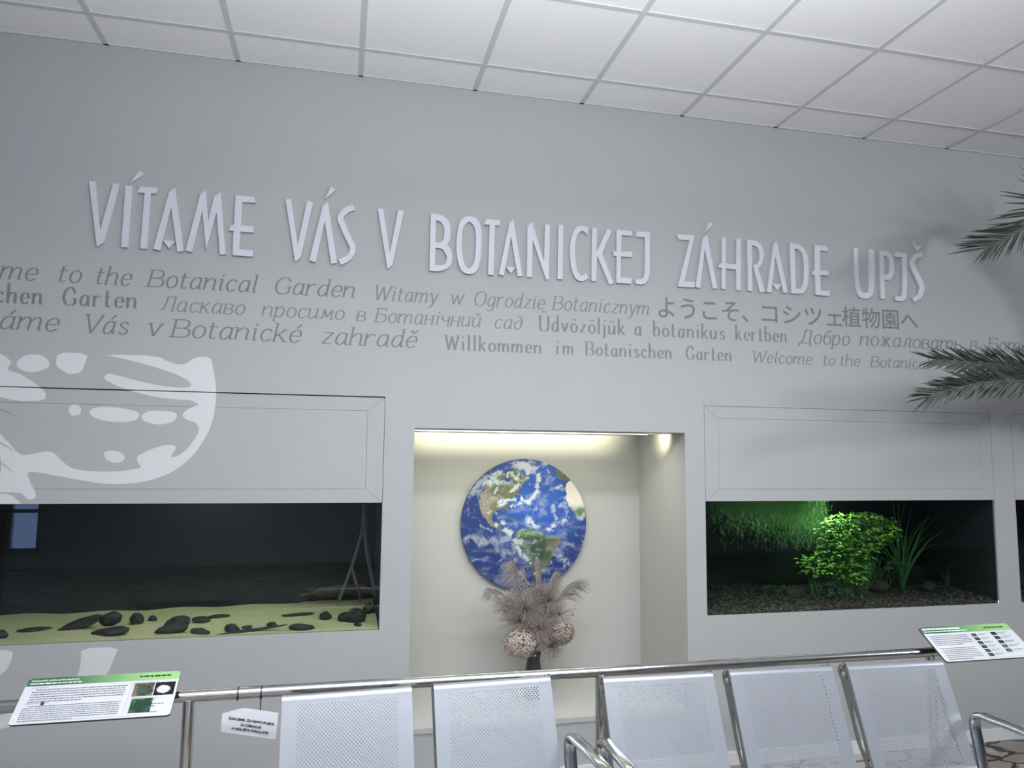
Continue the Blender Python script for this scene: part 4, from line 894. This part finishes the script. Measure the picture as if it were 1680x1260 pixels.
layR = dict(head=.20, last=.7, para=[(.035, .27, .46, 6, .052, .0), (.05, .63, .44, 7, .05, .0)]+[(.57, .27+.115*i, .68, 2, .036, 0) for i in range(6)]+[(.80, .255+.125*i, .92, 2, .036, 0) for i in range(5)],
  lines=[(.478, .22, .481, .92), (.01, .955, .99, .962)],
  pics=[(*s_, pic((22, 34, 34), (58, 84, 74), (110, 120, 110), (.5, .5, .2, .2), 11+i)) for i, s_ in enumerate(SM)]+[(*s_, pic((26, 36, 36) if i < 3 else (40, 78, 56), (52, 74, 66) if i < 3 else (96, 140, 108), None, None, 31+i)) for i, s_ in enumerate(SM2)], br=.35)
board((1506, 1031), (1650, 1021), (1553, 1086), -.69, -.85, 'white tilted information board with two columns of small photos right of the benches',
      [(None, .02, .05, .44, .048, M_WHITEINK), (None, .02, .135, .50, .024, M_WHITEINK), (None, .70, .085, .93, .036, M_INK)], None, layR)

# ------------------------------------------------------------------ cable ties and hanging paper notice
def tie(px, label, tail=None):
    x = at(px, 1130, 1, RY)[0]; mb = MB(); r_ = RR+.0016
    a = [(x+.004*math.sin(k), RY+r_*math.cos(2*PI*k/28), RZ+r_*math.sin(2*PI*k/28)) for k in range(29)]
    for p0, p1 in zip(a[:-1], a[1:]):
        mb.add([(p0[0]*0+x-.0022, p0[1], p0[2]), (x+.0022, p0[1], p0[2]), (x+.0022, p1[1], p1[2]), (x-.0022, p1[1], p1[2])], [(0, 1, 2, 3)])
    mb.box((x-.004, RY-r_-.004, RZ-.018), (x+.004, RY-r_+.002, RZ-.010))
    if tail: mb.box((x-.0018, RY-r_-.002, RZ-tail), (x+.0018, RY-r_-.0006, RZ-.012))
    return tag(mb.build('cable_tie', M_BLACK), label, 'cable tie'), x
tie(391.5, 'black cable tie with no paper, left one around the handrail'); _, tx = tie(429.5, 'black cable tie holding the paper notice, right one on the handrail', .082)
yp = RY-.026
c0, c1, c2, c3 = [at(a, b, 1, yp) for a, b in ((365, 1170), (457, 1169.5), (452, 1213), (362, 1200.5))]; ctop = at(400, 1161, 1, yp)
nt_ = empty('paper_notice', tuple((c2+c3)/2), 'small white paper notice hanging crooked from the handrail', 'notice')
up = (c0-c3)*.5+(c1-c2)*.5
def pq(u, v):
    b = c3*(1-u)+c2*u
    t = c0+(ctop-c0)*u/.4 if u < .4 else ctop+(c1-ctop)*(u-.4)/.6
    return t*(1-v)+b*v+np.array([0, -.003*math.sin(PI*v)-.008*max(0, .4-u)*(1-v), 0])
def pt(u, h):
    return c3*(1-u)+c2*u+up*h+np.array([0, -.003-.008*max(0, .4-u)*min(1, max(0, h))-.0012, 0])
mb = MB(); n = 16
mb.add([pq(i/n, j/n) for j in range(n+1) for i in range(n+1)], [(j*(n+1)+i, j*(n+1)+i+1, (j+1)*(n+1)+i+1, (j+1)*(n+1)+i) for j in range(n) for i in range(n)]); mb.build('paper', M_PAPER, nt_, True)
mb = MB()
for body, u0, u1, v in (('ĎAKUJEME, ŽE NEVSTUPUJETE', .12, .95, .38), ('ZA ZÁBRADLIE', .34, .72, .60), ('A NERUŠÍTE POKOJ RÝB!', .19, .86, .80)):
    vs, fs = text_mesh(body, 1., 0, .038); V_ = np.array(vs); wd = V_[:, 0].max()
    mb.add([tuple(pt(u0+(u1-u0)*x/wd, 1-v+.14*y)) for x, y, _ in vs], fs)
mb.build('printed_text', M_INK, nt_)

# ------------------------------------------------------------------ waiting benches
SW, PITCH = .437, .51
PROF = crom([(.040, .770), (.036, .792), (.018, .803), (.002, .796), (-.012, .765), (-.075, .615), (-.130, .485), (-.152, .440), (-.185, .418), (-.24, .412), (-.40, .424), (-.55, .438), (-.585, .430), (-.597, .405)], 8)
PA = np.array(PROF); SEG = np.concatenate([[0], np.cumsum(np.linalg.norm(np.diff(PA, axis=0), axis=1))]); STOT = SEG[-1]
def shell_pt(u, s_):
    return (u, float(np.interp(s_, SEG, PA[:, 0])), float(np.interp(s_, SEG, PA[:, 1])))
def seat_mesh():
    mb = MB(); hw = SW/2
    cw, ch_ = .0122, .0066
    nx = 28; px0 = -nx*cw/2
    zones = [(.085, .43), (.52, .86)]
    cur = 0.; marks = []
    for a, b in zones:
        n = int((b-a)/ch_); marks.append((a, a+n*ch_, n))
    # plain bands
    def band(s0, s1, u0, u1, k):
        ss = np.linspace(s0, s1, k+1)
        vs = []
        for s_ in ss: vs += [shell_pt(u0, s_), shell_pt(u1, s_)]
        mb.add(vs, [(2*i, 2*i+1, 2*i+3, 2*i+2) for i in range(k)])
    edges = [0, marks[0][0], marks[0][1], marks[1][0], marks[1][1], STOT]
    band(0, marks[0][0], -hw, hw, 24); band(marks[0][1], marks[1][0], -hw, hw, 14); band(marks[1][1], STOT, -hw, hw, 24)
    for a, b, n in marks:
        band(a, b, -hw, px0, 30); band(a, b, -px0, hw, 30)
        for r in range(n):
            s0 = a+r*ch_; s1 = s0+ch_; sc_ = (s0+s1)/2; off = 0 if r % 2 == 0 else cw/2
            cells = [(px0+off+i*cw, px0+off+(i+1)*cw) for i in range(nx if not off else nx-1)]
            if off: band(s0, s1, px0, px0+cw/2, 1); band(s0, s1, -px0-cw/2, -px0, 1)
            for u0, u1 in cells:
                uc = (u0+u1)/2; rh = .0024
                out = [(u0, s0), (uc, s0), (u1, s0), (u1, sc_), (u1, s1), (uc, s1), (u0, s1), (u0, sc_)]
                ins = [(uc+rh*math.cos(t), sc_+rh*math.sin(t)) for t in [R(225), R(270), R(315), 0, R(45), R(90), R(135), R(180)]]
                mb.add([shell_pt(*p) for p in out+ins], [(k, (k+1) % 8, 8+(k+1) % 8, 8+k) for k in range(8)])
    # folded side flanges
    for sx_ in (-1, 1):
        ss = np.linspace(0.01, STOT-.01, 60); vs = []
        for s_ in ss:
            p = shell_pt(sx_*hw, s_); e = .004
            y2 = float(np.interp(s_+.004, SEG, PA[:, 0])); z2 = float(np.interp(s_+.004, SEG, PA[:, 1])); t = np.array([y2-p[1], z2-p[2]]); t /= np.linalg.norm(t)+1e-9; nn = np.array([-t[1], t[0]])
            if nn[0] < 0 and s_ < .45: nn = -nn
            if s_ >= .45 and nn[1] > 0: nn = -nn
            vs += [p, (p[0], p[1]+nn[0]*.010, p[2]+nn[1]*.010)]
        mb.add(vs, [(2*i, 2*i+1, 2*i+3, 2*i+2) for i in range(59)])
    o = mb.build('seat_shell', M_SEAT); me = o.data
    bm = bmesh.new(); bm.from_mesh(me); bmesh.ops.remove_doubles(bm, verts=bm.verts, dist=.00002); bmesh.ops.recalc_face_normals(bm, faces=bm.faces); bm.to_mesh(me); bm.free()
    bpy.data.objects.remove(o); me.polygons.foreach_set('use_smooth', [True]*len(me.polygons)); me.set_sharp_from_angle(angle=R(50)); return me
SEATME = seat_mesh()
def circ(cx, cy, r_, n=20): return [(cx+r_*math.cos(2*PI*k/n), cy+r_*math.sin(2*PI*k/n)) for k in range(n)]
def bracket_mesh():
    eye = (.040, .768)
    front = [(-.002, .748), (-.030, .690), (-.071, .600), (-.122, .480), (-.150, .425), (-.24, .405), (-.40, .416), (-.50, .424)]
    rear = [(-.50, .404), (-.40, .385), (-.30, .345), (-.22, .325), (-.16, .36), (-.10, .43), (-.030, .535), (.004, .62), (.034, .69), (.052, .735)]
    arc = [(eye[0]+.031*math.cos(a), eye[1]+.031*math.sin(a)) for a in [R(d) for d in range(-20, 215, 18)]]
    loops = [front+rear+arc, circ(*eye, .0155), [(-.012, .668), (-.006, .662), (-.020, .600), (-.058, .515), (-.080, .500), (-.085, .508), (-.056, .590)],
             [(-.098, .492), (-.094, .476), (-.125, .425), (-.165, .385), (-.20, .368), (-.21, .380), (-.16, .405), (-.135, .43), (-.112, .478)]]
    vs, fs = plate([[p for p in lp] for lp in loops], .007); mb = MB(); mb.add([(z-.0035, x, y) for x, y, z in vs], fs)
    o = mb.build('side_bracket', M_CAST); me = o.data; bpy.data.objects.remove(o); return me
BRME = bracket_mesh()
def armrest_mesh():
    ctr = crom([(-.135, .40), (-.118, .50), (-.102, .575), (-.105, .612), (-.135, .632), (-.20, .634), (-.30, .638), (-.42, .634), (-.50, .610), (-.535, .565), (-.525, .50), (-.49, .42)], 6)
    mb = MB(); n = len(ctr); hw, t = .0235, .013; ring = []
    sec = [(math.cos(a)*abs(math.cos(a))**-.3*hw if abs(math.cos(a)) > 1e-6 else 0, math.sin(a)*t) for a in np.linspace(0, 2*PI, 16, endpoint=False)]
    vs = []
    for i, p in enumerate(ctr):
        tg = np.array(ctr[min(i+1, n-1)])-np.array(ctr[max(i-1, 0)]); tg /= np.linalg.norm(tg); nn = np.array([-tg[1], tg[0]])
        for a, b in sec: vs.append((a, p[0]+nn[0]*b, p[1]+nn[1]*b))
    m_ = 16; mb.add(vs, [(i*m_+k, i*m_+(k+1) % m_, (i+1)*m_+(k+1) % m_, (i+1)*m_+k) for i in range(n-1) for k in range(m_)])
    o = mb.build('armrest', M_ALU, None, True); me = o.data; bpy.data.objects.remove(o); return me
ARME = armrest_mesh()
def sub(name, me, parent, loc=(0, 0, 0)):
    o = bpy.data.objects.new(name, me); C.objects.link(o); o.parent = parent; o.location = loc; return o
def bench(n, x, y, rz, pitch, label, arms=(-1, 1)):
    b = empty('waiting_bench', (x, y, 0), label, 'bench', 'perforated metal waiting benches', rz)
    half = (n-1)*pitch/2
    for i in range(n):
        cx = -half+i*pitch
        sub('seat_shell', SEATME, b, (cx, 0, 0))
        for s_ in (-1, 1): sub('side_bracket', BRME, b, (cx+s_*(SW/2-.006), 0, 0))
    e = half+SW/2+.040
    for s_ in arms: sub('armrest', ARME, b, (s_*e, 0, 0))
    mb = MB(); mb.box((-e-.03, -.32, .30), (e+.03, -.24, .345)); mb.build('beam', M_CAST, b, local=True)
    for s_ in (-1, 1):
        mb = MB(); X_ = s_*(e-.10); mb.tube([(X_, -.28, .31), (X_, -.28, .07)], .028, 16); mb.tube(crom([(X_, -.58, .02), (X_, -.45, .055), (X_, -.28, .075), (X_, -.10, .055), (X_, .06, .02)], 5), .021, 12)
        smooth_auto(mb.build('leg', M_CAST, b, local=True))
        for yy in (-.57, .05):
            mb = MB(); mb.lathe([(0, .014), (.02, .012), (.022, 0), (0, 0)], (X_, yy, 0), 14); mb.build('foot', M_BLACK, b, local=True)
    return b
bench(2, 1.468, -1.025, R(2.6), .515, 'two seat perforated silver bench, the left one, beside the hanging paper notice', (1,))
bench(3, 2.853, -1.085, R(-1.65), .506, 'three seat perforated silver bench, the right one, between paired and single armrests')

# ------------------------------------------------------------------ palms
def frond(parent, rach, n, L, seed, up=1.0, dn=1.0, ang=(65, 18), droop=.12, yjit=.25, w=.012, base_r=.006):
    q = random.Random(seed); pts = crom(rach, 10); m_ = len(pts); mb = MB(); pts = np.array(pts)
    arc = np.concatenate([[0], np.cumsum(np.linalg.norm(np.diff(pts, axis=0), axis=1))]); arc /= arc[-1]
    for i in range(n):
        t = .04+.96*i/(n-1); p = np.array([np.interp(t, arc, pts[:, k]) for k in range(3)]); p2 = np.array([np.interp(min(1, t+.03), arc, pts[:, k]) for k in range(3)]); p1 = np.array([np.interp(max(0, t-.03), arc, pts[:, k]) for k in range(3)])
        d = p2-p1; d /= np.linalg.norm(d)
        s0 = np.cross(d, [0, 1, 0]); s0 /= np.linalg.norm(s0)+1e-9
        if s0[2] < 0: s0 = -s0
        for sd, f in ((1, up), (-1, dn)):
            if f == 0: continue
            a = R(ang[0]+(ang[1]-ang[0])*t+q.uniform(-6, 6)); ln = L*f*(1-.35*t**3)*q.uniform(.85, 1.1)*(1 if t > .1 else .6)
            dr = d*math.cos(a)+s0*sd*math.sin(a)+np.array([0, q.uniform(-yjit, yjit), 0]); dr /= np.linalg.norm(dr)
            wv = np.cross(dr, [0, 1, .25]); wv /= np.linalg.norm(wv)+1e-9; nv = np.cross(wv, dr)
            P_ = []
            for k in range(6):
                u = k/5; c = p+dr*ln*u+np.array([0, 0, -droop*ln*u*u]); ww = w*.5*(.45+1.6*u*(1-u)*1.6 if u < .5 else 1.09*(1-(u-.5)/.5)**.8+.04)
                P_ += [c-wv*ww+nv*ww*.5, c, c+wv*ww+nv*ww*.5]
            mb.add(P_, [(3*k, 3*k+1, 3*k+4, 3*k+3) for k in range(5)]+[(3*k+1, 3*k+2, 3*k+5, 3*k+4) for k in range(5)])
    fo = mb.build('frond', M_PALM, parent)
    r_ = MB(); r_.tube(pts, list(np.linspace(base_r, .0018, m_)), 8); r_.build('rachis', M_RACHIS, fo, True)
    return fo
def A(px, py, y): return tuple(at(px, py, 1, y))
def palm(x, y, zc, label, pot_r=.26):
    p = empty('potted_palm', (x, y, 0), label, 'palm')
    mb = MB(); n = 24; pr = [(.11+.018*(k % 2)+.02*(1-k/n), .34+(zc-.34)*k/n) for k in range(n+1)]; mb.lathe(pr, (x, y, 0), 20); mb.build('trunk', M_TRUNK, p)
    mb = MB(); mb.lathe([(0, 0), (pot_r*.78, 0), (pot_r, .38), (pot_r*1.04, .38), (pot_r*1.04, .40), (pot_r*.94, .40), (pot_r*.92, .35)], (x, y, 0), 36); mb.build('pot', M_POT, p)
    mb = MB(); mb.lathe([(pot_r*.92, .35), (.08, .36)], (x, y, 0), 30); mb.build('soil', M_SOIL, p)
    return p
pr_ = palm(5.75, -.42, 2.05, 'palm at the right photo edge with dark fronds reaching over the wall lettering')
top = (5.75, -.42, 2.05)
frond(pr_, [top, (5.55, -.44, 2.75), A(1745, 330, -.48), A(1680, 374, -.50), A(1621, 406, -.52)], 100, .40, 1, 1., .60, (60, 20), .04, .14, .0095)
frond(pr_, [top, (5.5, -.40, 2.22), A(1700, 603, -.45), A(1620, 597, -.48), A(1535, 590, -.5)], 120, .29, 2, .85, .6, (58, 18), .07, .3, .0095)
frond(pr_, [top, (5.4, -.46, 2.12), A(1690, 624, -.55), A(1613, 628, -.58), A(1553, 641, -.6), A(1524, 652, -.6)], 120, .30, 3, .85, .6, (58, 18), .09, .3, .0095)
frond(pr_, [top, (5.4, -.34, 2.08), A(1690, 618, -.36), A(1610, 625, -.36), A(1545, 632, -.36)], 80, .24, 4, .8, .85, (58, 16), .10, .3, .010)
frond(pr_, [top, (5.9, -.5, 2.8), (6.3, -.6, 3.05), (6.7, -.7, 2.9)], 50, .28, 5); frond(pr_, [top, (6.0, -.35, 2.4), (6.5, -.3, 2.4), (6.9, -.3, 2.1)], 50, .28, 6)
yl = -1.5
pl_ = palm(-1.0, -1.55, 1.25, 'palm left of the photo whose leaf tips poke in at the left edge')
tl_ = (-1.0, -1.55, 1.25)
q = random.Random(3)
mb = MB()
fo = frond(pl_, [tl_, (-.8, -1.5, 1.6), tuple(at(-95, 640, 1, yl)), tuple(at(-60, 760, 1, yl))], 8, .10, 7, .6, .6)
lf = MB()
for (a, b) in (((-70, 655), (35, 671)), ((-70, 700), (30, 728)), ((-66, 722), (28, 763)), ((-60, 745), (2, 800))):
    p0, p1 = at(*a, 1, yl), at(*b, 1, yl); leaf(lf, p0, p1-p0, (0, -.4, 1), float(np.linalg.norm(p1-p0)), .011, .3)
lf.build('leaflet', M_PALM, fo)
frond(pl_, [tl_, (-1.1, -1.5, 1.8), (-1.5, -1.5, 2.1), (-2., -1.5, 2.0)], 40, .26, 9); frond(pl_, [tl_, (-1.2, -1.6, 1.6), (-1.7, -1.7, 1.7), (-2.1, -1.8, 1.4)], 40, .26, 10)
